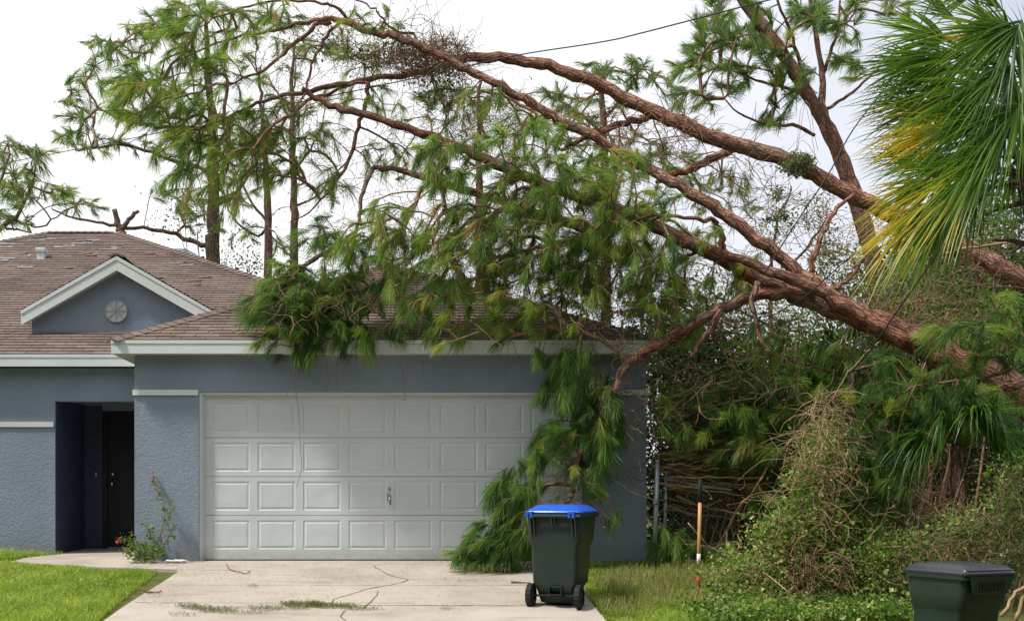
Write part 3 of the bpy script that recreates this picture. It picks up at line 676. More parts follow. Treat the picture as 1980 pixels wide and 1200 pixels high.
# ------------------------------------------------------------------ fallen pines over the garage
A = Tree('fallen_pine', 'uppermost fallen pine, its thick bare red trunk arching highest across the white sky', 'fallen tree')
A.trunk([(2110, 612, 62), (1980, 545, 58), (1900, 500, 56), (1820, 462, 52), (1730, 415, 50), (1640, 372, 48), (1590, 345, 47), (1530, 312, 46), (1410, 277, 44), (1330, 245, 42), (1260, 215, 40), (1200, 185, 38), (1130, 152, 36), (1060, 128, 33), (1000, 116, 31), (930, 108, 29), (885, 116, 25), (840, 133, 20), (797, 143, 18), (710, 154, 16), (640, 167, 15), (590, 180, 14), (545, 184, 12), (500, 200, 10), (440, 228, 7)], (15.4, 16.6), frm=.6)
A.trunk([(1262, 222, 26), (1235, 232, 22), (1200, 240, 20), (1150, 258, 17), (1110, 275, 14), (1085, 290, 10)], (16.2, 16.0))
A.trunk([(1415, 287, 30), (1380, 305, 24), (1345, 322, 22), (1300, 338, 20), (1270, 352, 14)], (16.1, 15.9))
A.trunk([(712, 160, 14), (708, 195, 13), (694, 245, 12), (680, 300, 11), (655, 342, 8), (610, 400, 5), (560, 430, 3)], (16.3, 16.0))
A.tufts(targets([(430, 240, 110, 50, 34), (330, 230, 80, 60, 26), (520, 230, 60, 50, 14), (540, 300, 45, 55, 26), (610, 250, 70, 50, 10), (655, 185, 40, 25, 7), (640, 365, 40, 20, 8), (560, 200, 30, 20, 5), (470, 300, 80, 50, 20), (680, 120, 60, 40, 8), (250, 180, 60, 60, 20), (600, 330, 60, 40, 10), (740, 190, 50, 30, 8), (760, 300, 60, 40, 12), (1180, 300, 70, 40, 12), (1300, 310, 60, 30, 9), (1100, 250, 60, 40, 10), (1420, 350, 50, 30, 7)], 16.3, .5, 1.3), n=66, bias=(-.2, -.1, -.35), tint=.6, rt=.006)
A.build()
B = Tree('fallen_pine', 'middle fallen pine, slimmer trunk crossing under the highest one and curving over to the left', 'fallen tree')
B.trunk([(1985, 775, 44), (1850, 688, 42), (1700, 622, 40), (1620, 578, 39), (1560, 537, 38), (1500, 490, 37), (1430, 437, 36), (1380, 400, 35), (1330, 370, 33), (1290, 345, 33), (1240, 318, 31), (1150, 266, 28), (1090, 237, 27), (1050, 213, 26), (1000, 184, 25), (940, 152, 24), (890, 128, 24), (850, 105, 23), (800, 82, 22), (740, 66, 21), (700, 56, 20), (655, 40, 18), (620, 36, 13), (570, 48, 11), (520, 60, 10), (470, 68, 8), (400, 90, 6), (345, 118, 4)], (14.7, 15.9), frm=.55)
B.trunk([(640, 42, 14), (609, 50, 13), (575, 80, 12), (540, 112, 10), (500, 142, 8), (440, 165, 5)], (15.9, 15.7))
B.trunk([(655, 46, 10), (625, 80, 9), (603, 125, 8), (592, 170, 6), (570, 220, 4)], (15.9, 15.8))
B.trunk([(690, 50, 12), (655, 20, 9), (620, 5, 8), (560, 2, 7), (500, 8, 6), (430, 30, 5), (375, 60, 3)], (15.9, 15.5))
B.trunk([(800, 65, 9), (760, 58, 8), (735, 30, 6), (710, 8, 5), (670, -10, 4)], (15.9, 15.6))
B.trunk([(1570, 530, 18), (1580, 480, 16), (1600, 430, 14), (1625, 395, 12), (1650, 375, 9)], (14.9, 14.9))
B.trunk([(1612, 558, 14), (1640, 538, 12), (1665, 510, 9), (1672, 498, 7)], (14.8, 14.7), seg=8)
B.tufts(targets([(380, 40, 100, 40, 26), (400, 130, 110, 55, 36), (290, 190, 70, 60, 28), (345, 300, 50, 60, 26), (450, 90, 60, 40, 12), (700, 55, 50, 30, 7), (770, 40, 40, 25, 4), (400, 280, 60, 60, 14), (420, 390, 60, 40, 12), (240, 150, 40, 40, 10), (520, 30, 60, 30, 12), (450, 330, 60, 60, 16), (330, 60, 40, 40, 10), (900, 190, 80, 30, 12), (1000, 240, 60, 30, 8)], 15.8, .5, 1.3), n=66, bias=(-.4, -.1, -.3), tint=.58, rt=.006)
B.build()
Cc = Tree('fallen_pine', 'lowest, thickest fallen pine with its green crown dropped over the garage roof and wall corner', 'fallen tree', bark='bark_deep', wk=.74)
Cc.trunk([(2150, 880, 104), (2060, 825, 98), (1980, 768, 92), (1900, 722, 84), (1830, 690, 78), (1760, 655, 72), (1690, 622, 68), (1630, 600, 62), (1570, 577, 56), (1500, 548, 50), (1450, 527, 45), (1400, 500, 40), (1340, 472, 36), (1270, 440, 33), (1180, 400, 31), (1080, 365, 29), (1000, 335, 27), (920, 298, 25), (870, 276, 22), (820, 258, 21), (760, 238, 20), (700, 220, 19), (660, 213, 18), (620, 194, 14), (584, 172, 11)], (13.7, 15.4), frm=.35)
Cc.trunk([(1755, 665, 40), (1680, 618, 38), (1600, 572, 34), (1530, 540, 30), (1460, 512, 26), (1400, 490, 22), (1375, 478, 14)], (13.8, 14.3))
Cc.trunk([(1570, 572, 34), (1500, 566, 32), (1430, 580, 30), (1380, 603, 28), (1325, 638, 27), (1275, 665, 27), (1235, 686, 26), (1208, 708, 24), (1185, 760, 16), (1160, 810, 15), (1125, 880, 15), (1108, 930, 14), (1102, 965, 12)], (14.2, 14.35))
Cc.trunk([(1395, 598, 18), (1372, 640, 15), (1350, 668, 13), (1338, 690, 10)], (14.2, 14.15))
Cc.trunk([(1465, 545, 16), (1452, 580, 13), (1462, 610, 12), (1468, 650, 10), (1490, 690, 7)], (13.9, 13.8))
Cc.trunk([(1400, 495, 24), (1395, 460, 16), (1385, 430, 14), (1360, 425, 11), (1310, 418, 9), (1250, 420, 8), (1200, 425, 6)], (14.3, 14.2))
T1 = [(830, 300, 30, 30, 9), (860, 340, 35, 30, 12), (855, 280, 30, 20, 6), (1000, 370, 60, 40, 14), (1100, 380, 90, 50, 28), (1200, 390, 60, 40, 14), (880, 440, 90, 50, 28), (800, 480, 70, 60, 22), (990, 450, 80, 60, 34), (920, 530, 90, 60, 36), (800, 560, 60, 50, 22), (1030, 540, 90, 60, 36), (1110, 480, 70, 60, 26), (1200, 455, 62, 55, 40), (1290, 500, 50, 50, 16), (1160, 560, 90, 50, 26), (1060, 620, 60, 25, 10), (860, 640, 40, 40, 11), (950, 630, 60, 30, 10), (1260, 560, 60, 50, 16), (1330, 570, 60, 60, 12), (1440, 540, 30, 40, 6), (1310, 650, 40, 30, 3), (1040, 320, 60, 30, 8), (1130, 330, 70, 30, 12), (950, 290, 70, 40, 12), (1200, 320, 60, 30, 8), (1260, 400, 50, 40, 12), (760, 420, 60, 40, 12), (700, 470, 50, 50, 10), (1350, 460, 50, 30, 8), (1060, 260, 60, 30, 6)]
Cc.tufts(targets(T1, 14.6, .65, 1.7), n=96, bias=(-.15, -.15, -.6), tint=.58, rt=.0064)
T2 = [(1120, 700, 50, 30, 12), (1080, 750, 35, 35, 12), (1150, 760, 45, 45, 18), (1140, 850, 50, 50, 26), (1075, 850, 35, 40, 14), (1180, 830, 20, 60, 6), (1180, 990, 15, 20, 2), (1130, 920, 50, 30, 10), (1040, 910, 30, 40, 10), (970, 940, 30, 25, 10), (1000, 975, 50, 30, 14), (1050, 690, 20, 10, 3)]
Cc.tufts(targets(T2, 14.35, .25, 1.7), n=96, bias=(-.1, -.1, -.9), tint=.38, rt=.005)
T3 = [(960, 1030, 60, 30, 16), (920, 1070, 40, 20, 12), (1000, 1060, 50, 25, 14), (1020, 1010, 40, 30, 10)]
Cc.tufts(targets(T3, 14.25, .2, 2.2), n=96, bias=(-.5, -.1, -.5), tint=.35, rt=.005)
Cc.build()
E = Tree('broken_pine_top', 'dark broken pine top bent down sharply with its brush resting on the garage roof edge', 'fallen tree', bark='bark_deep', wk=.74)
E.trunk([(1150, 450, 28), (1060, 420, 27), (1010, 402, 25), (960, 386, 22), (920, 375, 21), (860, 357, 18), (800, 335, 16), (760, 327, 14), (722, 322, 13)], (15.2, 15.5))
E.trunk([(722, 324, 12), (706, 360, 11), (697, 410, 10), (688, 445, 9), (674, 482, 9), (678, 520, 7), (700, 580, 5), (712, 620, 3)], (15.5, 14.9))
E.trunk([(900, 408, 8), (880, 404, 9), (855, 412, 10), (846, 430, 9), (838, 470, 8)], (15.0, 14.7), seg=8)
E.trunk([(1010, 402, 9), (960, 412, 10), (920, 408, 9), (890, 404, 8)], (15.1, 15.0), seg=8)
E.trunk([(728, 560, 16), (715, 598, 14), (685, 625, 11), (650, 640, 8), (610, 655, 6), (560, 670, 4)], (15.0, 14.6))
E.trunk([(690, 445, 9), (660, 470, 12), (630, 490, 13), (600, 505, 12), (575, 530, 9), (550, 560, 6)], (15.3, 14.9))
E.tufts(targets([(510, 590, 35, 25, 12), (560, 560, 60, 30, 20), (620, 560, 60, 40, 24), (560, 615, 50, 30, 20), (620, 620, 60, 35, 28), (680, 600, 60, 50, 20), (540, 665, 40, 20, 8), (600, 670, 30, 15, 10), (690, 660, 40, 15, 7), (640, 450, 60, 50, 10), (720, 520, 50, 50, 14), (560, 520, 30, 20, 6), (760, 640, 40, 20, 5)], 14.75, .38, 1.7), n=96, bias=(-.45, -.15, -.6), tint=.34, rt=.0058)
E.build()
# hanging and trailing bare vines
tangle('hanging_vine', [(700, 115, 30, 20, 26, .8), (800, 115, 55, 26, 330, .45), (860, 92, 45, 16, 220, .35), (880, 125, 40, 25, 110, .5), (760, 70, 60, 30, 60, .9), (620, 60, 70, 40, 70, .9)], 15.9, .4, 'dense brown vine bundle wrapped round the crossing of the two upper trunks', mat='twig', sag=.4, leaves=1, lsize=.036)
tangle('hanging_vine', [(1280, 260, 90, 50, 110, .7), (1180, 230, 70, 40, 50, .7), (1400, 330, 70, 50, 60, .8), (1500, 400, 80, 60, 40, .9)], 15.7, .5, 'thin brown vines trailing from the middle of the highest trunk', r=.0045, sag=.9)
tangle('bare_twigs', [(960, 240, 130, 80, 170, .8), (880, 220, 80, 60, 80, .8), (560, 170, 100, 90, 120, .9), (640, 290, 80, 90, 70, 1.), (760, 300, 60, 60, 60, .8), (850, 420, 150, 80, 160, .8), (700, 480, 90, 70, 120, .8)], 15.9, .5, 'fine tangle of bare twigs hanging under the crossing trunks', 'twigs', r=.003, sag=.5)
tangle('bare_twigs', [(1100, 470, 220, 110, 420, .8), (1000, 600, 180, 60, 130, .7), (1330, 560, 140, 100, 170, .7)], 15.1, .5, 'dark knot of bare twigs inside the green crown over the garage', 'twigs', r=.0035, sag=.6)
tangle('bare_twigs', [(1000, 440, 220, 110, 150, .7), (850, 560, 150, 70, 80, .6), (600, 570, 110, 60, 80, .5), (1230, 560, 110, 80, 120, .7), (1100, 600, 140, 40, 60, .5)], 14.3, .25, 'light brown snapped twigs on the outside of the green crown above the fascia', 'twigs', mat='twig_mid', r=.0045, sag=.5)
tangle('leafy_vine', [(1220, 760, 70, 100, 150, .7), (1180, 640, 60, 40, 40, .6), (1120, 930, 60, 60, 90, .6)], 14.5, .3, 'thin leafy vines over the right corner of the garage wall', r=.0028, leaves=4, sag=.8, lsize=.035)
tangle('leafy_vine', [(880, 240, 150, 60, 90, .8), (980, 260, 120, 50, 60, .8), (690, 500, 60, 60, 60, .7), (600, 430, 60, 60, 40, .7)], 16.1, .4, 'small leaved climber hanging in the sky gap below the trunk crossing', r=.0028, leaves=4, sag=.5, lsize=.034)
m = MB()
for pts in ([(628, 690), (634, 715), (634, 740), (630, 757)], [(576, 690), (570, 740), (578, 800), (580, 860), (583, 905), (572, 942)], [(566, 690), (562, 740), (555, 765)], [(775, 690), (778, 720), (784, 768), (778, 775)], [(880, 690), (884, 725), (870, 728), (852, 727)], [(945, 690), (950, 710), (944, 730), (948, 738)], [(982, 690), (975, 712), (980, 725)], [(652, 690), (650, 720), (652, 755)], [(818, 690), (818, 730)]):
    m.tube(spline([P(x, y, 14.68) for x, y in pts], 4, .004), .003, 4, cap=False)
m.build('hanging_vine', M_['twig'], None, True, label='loose thin strands dangling past the fascia in front of the white garage door', cat='vines', kind='stuff')
# ------------------------------------------------------------------ standing pines
D1 = Tree('leaning_pine', 'tall forked pine leaning left against the sky behind the palm', 'pine tree', bark='bark_deep', wk=.78)
D1.trunk([(1760, 900, 44), (1700, 560, 42), (1665, 420, 40), (1640, 345, 38), (1615, 280, 36), (1588, 225, 34), (1560, 180, 32), (1530, 130, 31), (1490, 70, 29), (1450, 20, 27), (1415, -35, 26), (1380, -100, 20)], 24., amp=.004, grow=False)
D1.trunk([(1597, 240, 18), (1590, 190, 18), (1588, 130, 14), (1577, 60, 11), (1560, -20, 9), (1545, -80, 6)], 24.2)
D1.trunk([(1575, 205, 10), (1545, 120, 10), (1530, 60, 8), (1505, 10, 6), (1490, -40, 4)], (24.3, 23.7))
D1.trunk([(1588, 150, 9), (1610, 90, 8), (1622, 30, 6), (1625, -40, 4)], (24.2, 24.6))
D1.trunk([(1600, 210, 9), (1630, 190, 8), (1670, 160, 6), (1700, 130, 4)], (24.2, 24.8))
D1.trunk([(1575, 262, 9), (1545, 245, 9), (1490, 240, 7), (1440, 225, 5), (1400, 190, 3)], (24.1, 23.4))
D1.trunk([(1545, 180, 8), (1500, 165, 7), (1450, 150, 6), (1400, 130, 4)], (24.1, 24.8))
D1.tufts(targets([(1350, 100, 26, 22, 14), (1380, 60, 40, 30, 16), (1430, 90, 60, 30, 18), (1400, 150, 60, 30, 16), (1330, 140, 30, 20, 7), (1350, 190, 50, 20, 9), (1440, 30, 60, 30, 14), (1560, 20, 60, 30, 22), (1500, 90, 40, 40, 14), (1470, 140, 50, 30, 12), (1620, 60, 40, 40, 12), (1540, 150, 50, 30, 10), (1480, 230, 50, 15, 6), (1500, 190, 40, 15, 4), (1640, 130, 30, 30, 8), (1400, -10, 80, 20, 12), (1700, 20, 60, 30, 12), (1620, 120, 20, 15, 3)], 24., 1.2), n=85, Lh=.36, w=.009, rt=.012, bias=(-.3, 0, .1), droop=.12, tint=.5, shoot=.25, hi=.85)
D1.build('needle_far')
def pine(label, trunks, clusters, Y, dY=1.5, n=44, w=.011, Lh=.36, rt=.011, bias=(.25, 0, -.05), tint=.55, frm=.3, name='pine_tree', **kw):
    t = Tree(name, label, 'pine tree', group=None, bark='bark_dark', wk=1.)
    for i, tr in enumerate(trunks):
        if i == 0: t.trunk(tr, Y, amp=.02, frm=frm)
        else: t.trunk(tr, (Y, Y+rng.uniform(-1, 1)), amp=.02, seg=6)
    t.tufts(targets(clusters, Y, dY, 1.15), n=n, w=w, Lh=Lh, rt=rt, bias=bias, tint=tint, droop=.14, shoot=.3, hi=.85, **kw); return t.build('needle_far')
pine('tall background pine with a broad windswept crown over the left end of the brown roof', [[(413, 930, 30), (413, 520, 28), (413, 440, 25), (412, 330, 20), (408, 220, 16), (402, 120, 12), (398, 40, 7), (396, 0, 4)], [(408, 330, 9), (350, 315, 8), (280, 290, 7), (220, 280, 6), (150, 292, 4)], [(406, 250, 8), (330, 245, 7), (250, 235, 6), (190, 210, 4)], [(402, 130, 7), (340, 80, 5), (290, 50, 3)], [(413, 478, 10), (380, 470, 10), (330, 450, 8), (260, 440, 7), (200, 432, 6), (140, 420, 4), (100, 404, 3)], [(412, 400, 7), (450, 380, 6), (490, 330, 4)]],
     [(300, 50, 60, 35, 24), (190, 100, 40, 30, 16), (250, 90, 50, 40, 20), (170, 160, 40, 30, 16), (150, 210, 40, 25, 15), (180, 270, 60, 30, 22), (260, 200, 60, 50, 24), (290, 280, 50, 20, 8), (380, 20, 60, 30, 18), (470, 40, 50, 30, 16), (350, 380, 60, 40, 20), (420, 300, 80, 60, 30), (480, 250, 50, 60, 16), (350, 150, 70, 60, 24), (550, 40, 50, 25, 10), (130, 260, 30, 20, 8), (400, 430, 40, 25, 8), (150, 395, 40, 20, 5), (120, 380, 20, 15, 4)], 30.)
pine('thin straight background pine right of the broad one, between two other bare trunks', [[(520, 930, 17), (519, 520, 16), (517, 400, 14), (512, 300, 11), (505, 200, 7), (500, 140, 4)], [(517, 430, 6), (480, 380, 5), (455, 330, 4), (440, 310, 3)], [(517, 440, 6), (495, 455, 5), (455, 425, 4), (440, 400, 3)]],
     [(470, 450, 30, 20, 6), (540, 470, 25, 25, 6), (470, 380, 25, 25, 6), (620, 260, 25, 15, 4), (450, 330, 30, 30, 6), (500, 300, 30, 40, 6)], 33.)
pine('straight slender background pine with sparse tufts and a pale trunk in the sky gap', [[(569, 930, 17), (569, 490, 16), (568, 380, 14), (566, 280, 12), (565, 180, 8), (568, 90, 5)], [(568, 330, 5), (600, 290, 4), (625, 240, 3)], [(568, 400, 5), (620, 370, 4), (680, 300, 3)], [(568, 240, 5), (540, 190, 4), (520, 150, 3)]],
     [(620, 100, 50, 30, 12), (560, 90, 40, 30, 10), (650, 95, 20, 12, 5), (590, 200, 50, 40, 8), (540, 150, 40, 30, 8), (640, 270, 25, 20, 5), (700, 110, 30, 20, 5)], 34.)
pine('distant pine cropped by the left edge of the picture, with open drooping tufts', [[(-60, 900, 16), (-50, 600, 14), (-20, 470, 11), (30, 420, 8), (60, 360, 5), (68, 310, 3)], [(-20, 470, 7), (0, 350, 6), (20, 300, 4), (15, 280, 3)], [(30, 425, 5), (70, 440, 4), (110, 420, 3)], [(10, 440, 5), (60, 450, 3)]],
     [(20, 290, 25, 25, 10), (15, 350, 30, 30, 12), (75, 295, 20, 25, 7), (45, 370, 40, 25, 12), (20, 420, 40, 25, 12), (100, 375, 20, 20, 4), (-30, 330, 30, 60, 16), (120, 380, 20, 15, 4), (180, 395, 25, 15, 4), (60, 340, 30, 20, 6)], 27., frm=.2, bias=(.3, 0, -.3))
pine('background pine whose round green tufts rise between the two upper fallen trunks', [[(1172, 930, 24), (1170, 420, 20), (1168, 300, 16), (1165, 200, 11), (1168, 130, 6)], [(1168, 260, 7), (1110, 210, 5), (1070, 190, 3)], [(1167, 230, 7), (1220, 170, 5), (1240, 130, 3)]],
     [(1070, 180, 25, 15, 10), (1100, 200, 40, 20, 14), (1180, 150, 50, 25, 22), (1235, 115, 18, 15, 9), (1160, 135, 30, 15, 8), (1240, 160, 30, 30, 10), (1150, 210, 60, 20, 14), (1280, 160, 20, 30, 4), (1130, 130, 12, 6, 3), (1300, 180, 20, 30, 4), (1200, 290, 90, 40, 26), (1290, 330, 80, 40, 22), (1400, 390, 70, 40, 18), (1120, 270, 70, 40, 16), (1350, 250, 40, 30, 6), (960, 190, 60, 20, 8), (860, 190, 60, 25, 16), (980, 280, 80, 50, 14)], 32., bias=(-.2, 0, .3), tint=.35)
pine('small background pine low in the gap behind the twig tangle left of the garage crown', [[(930, 930, 18), (928, 420, 15), (926, 300, 12), (925, 200, 8), (930, 150, 4)], [(928, 330, 6), (880, 290, 4), (850, 260, 3)]], [(900, 230, 50, 40, 14), (830, 190, 30, 20, 8), (980, 330, 50, 40, 12), (880, 330, 50, 40, 8), (760, 330, 30, 30, 4), (800, 230, 40, 30, 6)], 31., tint=.3)
st = Tree('broken_stump', 'snapped bare trunk with two splintered prongs behind the roof ridge', 'tree stump', bark='bark_dark', wk=1.)
st.trunk([(236, 930, 22), (235, 500, 20), (232, 450, 16), (228, 432, 12), (221, 405, 9)], 29., grow=False); st.trunk([(233, 448, 10), (246, 430, 9), (258, 415, 8), (268, 408, 6)], 29., grow=False); st.build()
bush('vine_thicket', [(440, 520, 50, 30, 14), (330, 400, 40, 50, 10), (500, 520, 30, 30, 8), (470, 470, 30, 30, 5), (395, 430, 30, 60, 10)], 29., .8, 'scrubby climbing leaves round the foot of the broad background pine', 'vines', 'leaf_dark', .07, 50, .22, .45, 6)
# ------------------------------------------------------------------ thicket on the right
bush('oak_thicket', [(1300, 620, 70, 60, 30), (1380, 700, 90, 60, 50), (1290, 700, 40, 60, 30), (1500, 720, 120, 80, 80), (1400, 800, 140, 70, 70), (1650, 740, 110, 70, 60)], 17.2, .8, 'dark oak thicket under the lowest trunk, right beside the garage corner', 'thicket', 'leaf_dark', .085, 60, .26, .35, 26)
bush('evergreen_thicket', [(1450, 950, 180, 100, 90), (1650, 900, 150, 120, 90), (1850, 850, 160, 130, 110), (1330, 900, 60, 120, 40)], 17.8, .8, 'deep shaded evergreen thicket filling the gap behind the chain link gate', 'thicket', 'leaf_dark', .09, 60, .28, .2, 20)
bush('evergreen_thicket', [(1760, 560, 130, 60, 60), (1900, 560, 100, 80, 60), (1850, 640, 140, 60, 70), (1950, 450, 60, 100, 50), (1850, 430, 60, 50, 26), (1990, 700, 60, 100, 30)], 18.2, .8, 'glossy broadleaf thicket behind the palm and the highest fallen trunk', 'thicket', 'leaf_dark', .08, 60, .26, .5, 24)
def leafy_tree(name, label, trunks, clusters, Y, dY, cat='sapling', mat='leaf', size=.05, per=26, cr=.10, tint=.4):
    t = Tree(name, label, cat, bark='bark_dark', wk=1.)
    for i, tr in enumerate(trunks): t.trunk(tr, Y, amp=.02, seg=7)
    T = targets(clusters, Y, dY); t.grow(T, .0042, sag=.1, wig=.12)
    n = len(T)*per; cc = np.repeat(T, per, 0)+rng.normal(0, cr, (n, 3)); leafquads(t.fol, cc, size, np.clip(np.repeat(rng.normal(tint, .15, len(T)), per)+rng.normal(0, .13, n), 0, 1)); return t.build(mat)
leafy_tree('sapling', 'thin sunlit sapling leaves showing between the middle and lowest trunks', [[(1520, 930, 12), (1500, 700, 10), (1490, 560, 7), (1500, 440, 5), (1530, 360, 3)], [(1490, 560, 6), (1560, 480, 5), (1600, 420, 3)], [(1500, 640, 6), (1430, 600, 5), (1370, 560, 3)]],
    [(1560, 410, 50, 50, 24), (1450, 600, 110, 55, 80), (1620, 500, 60, 50, 50), (1360, 570, 60, 50, 34), (1490, 440, 40, 50, 16), (1560, 560, 60, 40, 24)], 17.5, .5)
bush('leafy_sapling', [(1900, 720, 60, 30, 14), (1960, 760, 40, 40, 14), (1700, 560, 60, 40, 20), (1780, 520, 60, 30, 14), (1850, 600, 90, 50, 34), (1930, 640, 60, 70, 30), (1760, 620, 60, 40, 22), (1590, 600, 50, 40, 14), (1890, 440, 60, 60, 20), (1550, 660, 70, 30, 18)], 16., .4, 'small leaved sunlit shrub growth between the lowest and highest trunks at the right', 'sapling', 'leaf', .048, 60, .16, .42, 18)
tangle('bare_twigs', [(1800, 600, 130, 70, 150, .8), (1900, 480, 80, 60, 60, .8), (1600, 640, 120, 50, 70, .5), (1450, 730, 130, 60, 40, .5), (1700, 850, 120, 80, 50, .6), (1330, 720, 60, 70, 36, .5)], 14.3, .4, 'red brown dead twigs crossing the shrubs below the lowest trunk', 'twigs', r=.0042, sag=.5)
tangle('bare_twigs', [(1500, 450, 150, 100, 110, .8), (1450, 620, 120, 60, 120, .8), (1700, 600, 140, 60, 120, .9), (1650, 480, 100, 80, 90, .9)], 16.6, .7, 'grey brown twig haze among the trunks right of the garage', 'twigs', r=.004, sag=.4)
tangle('bare_twigs', [(1330, 880, 80, 90, 220, 1.0), (1420, 900, 90, 60, 150, 1.0), (1500, 800, 160, 80, 150, .9), (1700, 980, 140, 70, 220, .9)], 15.6, .6, 'pile of broken brown branches behind the chain link gate', 'brushwood', mat='twig', r=.0065, sag=.3)
m = MB()
for _ in range(80):
    a = P(rng.uniform(1258, 1330), rng.choice([790, 870, 900, 925, 960])+rng.uniform(-25, 25), rng.uniform(14.7, 15.2)); b = P(rng.uniform(1330, 1480), 0, rng.uniform(14.6, 15.1)); b[2] = a[2]+rng.normal(.02, .14)
    m.tube(spline([a, (a+b)/2+rng.normal(0, .04, 3), b], 4, .01), rng.uniform(.006, .014), 5)
m.build('snapped_branches', M_['twig_pale'], None, True, label='stack of straight snapped branches beside the wall above the gate rail', cat='brushwood', kind='stuff')
Fp = Tree('pine_bough', 'long pine bough with hanging needles lying across the thicket right of the garage', 'pine bough')
Fp.trunk([(1560, 740, 14), (1480, 750, 12), (1400, 765, 10), (1330, 790, 8), (1270, 810, 6)], (15., 15.3))
Fp.trunk([(1540, 760, 9), (1490, 800, 8), (1430, 850, 6), (1400, 880, 4)], (15., 15.2))
Fp.tufts(targets([(1350, 790, 60, 40, 22), (1430, 790, 70, 50, 28), (1400, 880, 60, 30, 8), (1300, 1040, 40, 20, 10), (1380, 1060, 40, 20, 10), (1500, 760, 50, 40, 12), (1470, 660, 30, 40, 5), (1290, 790, 30, 30, 6), (1520, 850, 50, 50, 12)], 15.1, .35), n=90, bias=(-.3, -.2, -.8), tint=.3, rt=.0055)
Fp.trunk([(1700, 700, 12), (1620, 720, 10), (1540, 700, 8), (1480, 690, 6)], (14.6, 14.8))
Fp.trunk([(1620, 800, 10), (1560, 830, 8), (1500, 880, 7), (1450, 960, 5)], (14.4, 14.2))
Fp.tufts(targets([(1600, 690, 60, 30, 12), (1500, 650, 50, 40, 12), (1450, 880, 60, 50, 14), (1650, 760, 50, 40, 16), (1560, 740, 50, 40, 14), (1340, 800, 70, 50, 26), (1420, 820, 70, 50, 26), (1300, 1045, 50, 20, 12), (1500, 960, 50, 50, 14), (1410, 1075, 60, 20, 10), (1480, 830, 60, 50, 16)], 14.5, .3), n=90, bias=(-.35, -.3, -.6), tint=.45, rt=.0055)
Fp.build()
Gp = Tree('pine_bough', 'snapped pine bough with thick kinked stem above the dark wheeled bin', 'pine bough')
Gp.trunk([(1985, 735, 30), (1900, 770, 24), (1850, 830, 18), (1790, 880, 14), (1768, 895, 12)], (13.2, 13.), grow=True)
Gp.trunk([(1612, 850, 5), (1660, 845, 9), (1715, 852, 13), (1750, 872, 16), (1768, 896, 18), (1757, 930, 14), (1735, 965, 13), (1700, 992, 11), (1650, 1005, 8), (1600, 1008, 5)], 13.)
Gp.trunk([(1775, 960, 30), (1755, 985, 28), (1740, 1015, 26), (1745, 1040, 20), (1728, 1075, 17), (1715, 1100, 14)], 13.1)
Gp.trunk([(1955, 715, 12), (1900, 730, 10), (1850, 735, 9), (1780, 745, 6), (1740, 760, 4)], 12.9)
Gp.tufts(targets([(1770, 745, 50, 20, 12), (1830, 770, 70, 40, 24), (1740, 800, 30, 20, 6), (1890, 800, 50, 40, 12), (1700, 870, 70, 40, 16), (1650, 930, 60, 60, 20), (1720, 940, 50, 40, 16), (1665, 860, 50, 60, 14), (1870, 640, 30, 30, 9), (1920, 690, 40, 30, 9), (1960, 650, 30, 60, 9), (1630, 820, 25, 25, 6), (1680, 1000, 60, 30, 12), (1830, 700, 15, 8, 2), (1640, 870, 50, 60, 12)], 13., .35), n=90, bias=(-.25, -.2, -.7), tint=.33, rt=.0055)
Gp.tufts(targets([(1700, 770, 60, 40, 14), (1790, 820, 60, 40, 16), (1880, 740, 60, 40, 14), (1950, 800, 30, 60, 12), (1650, 990, 50, 40, 12), (1930, 600, 40, 40, 10), (1820, 650, 40, 20, 6), (1700, 690, 30, 20, 4), (1680, 930, 50, 50, 14)], 13., .3), n=90, bias=(-.35, -.3, -.5), tint=.5, rt=.0055)
Gp.build()
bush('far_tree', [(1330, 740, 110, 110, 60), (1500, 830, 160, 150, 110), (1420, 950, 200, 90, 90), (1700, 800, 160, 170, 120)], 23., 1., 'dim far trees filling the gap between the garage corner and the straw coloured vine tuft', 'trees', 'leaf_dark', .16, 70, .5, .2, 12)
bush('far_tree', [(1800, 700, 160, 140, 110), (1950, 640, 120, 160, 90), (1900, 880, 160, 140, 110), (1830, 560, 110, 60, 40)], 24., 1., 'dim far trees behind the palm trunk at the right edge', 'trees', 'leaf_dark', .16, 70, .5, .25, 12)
bush('undergrowth', [(1330, 780, 60, 50, 30), (1420, 760, 70, 50, 34), (1300, 850, 40, 40, 14), (1470, 700, 70, 40, 24)], 15.3, .3, 'sunlit leafy growth above the snapped branches beside the garage corner', 'undergrowth', 'leaf', .042, 60, .14, .45, 14)
bush('undergrowth', [(1340, 960, 50, 70, 26), (1420, 900, 70, 60, 34), (1480, 850, 70, 60, 30), (1430, 1030, 70, 50, 34), (1350, 1060, 50, 25, 20), (1420, 800, 60, 40, 16)], 15.6, .35, 'mid green undergrowth behind the garden tool and gate rail', 'undergrowth', 'leaf', .045, 70, .14, .38, 16)
bush('undergrowth', [(1680, 1040, 60, 40, 30), (1650, 940, 40, 60, 20), (1790, 1060, 60, 30, 20), (1720, 900, 70, 50, 20)], 13.5, .3, 'mid green undergrowth round the kinked broken stem', 'undergrowth', 'leaf', .045, 60, .13, .35, 14)
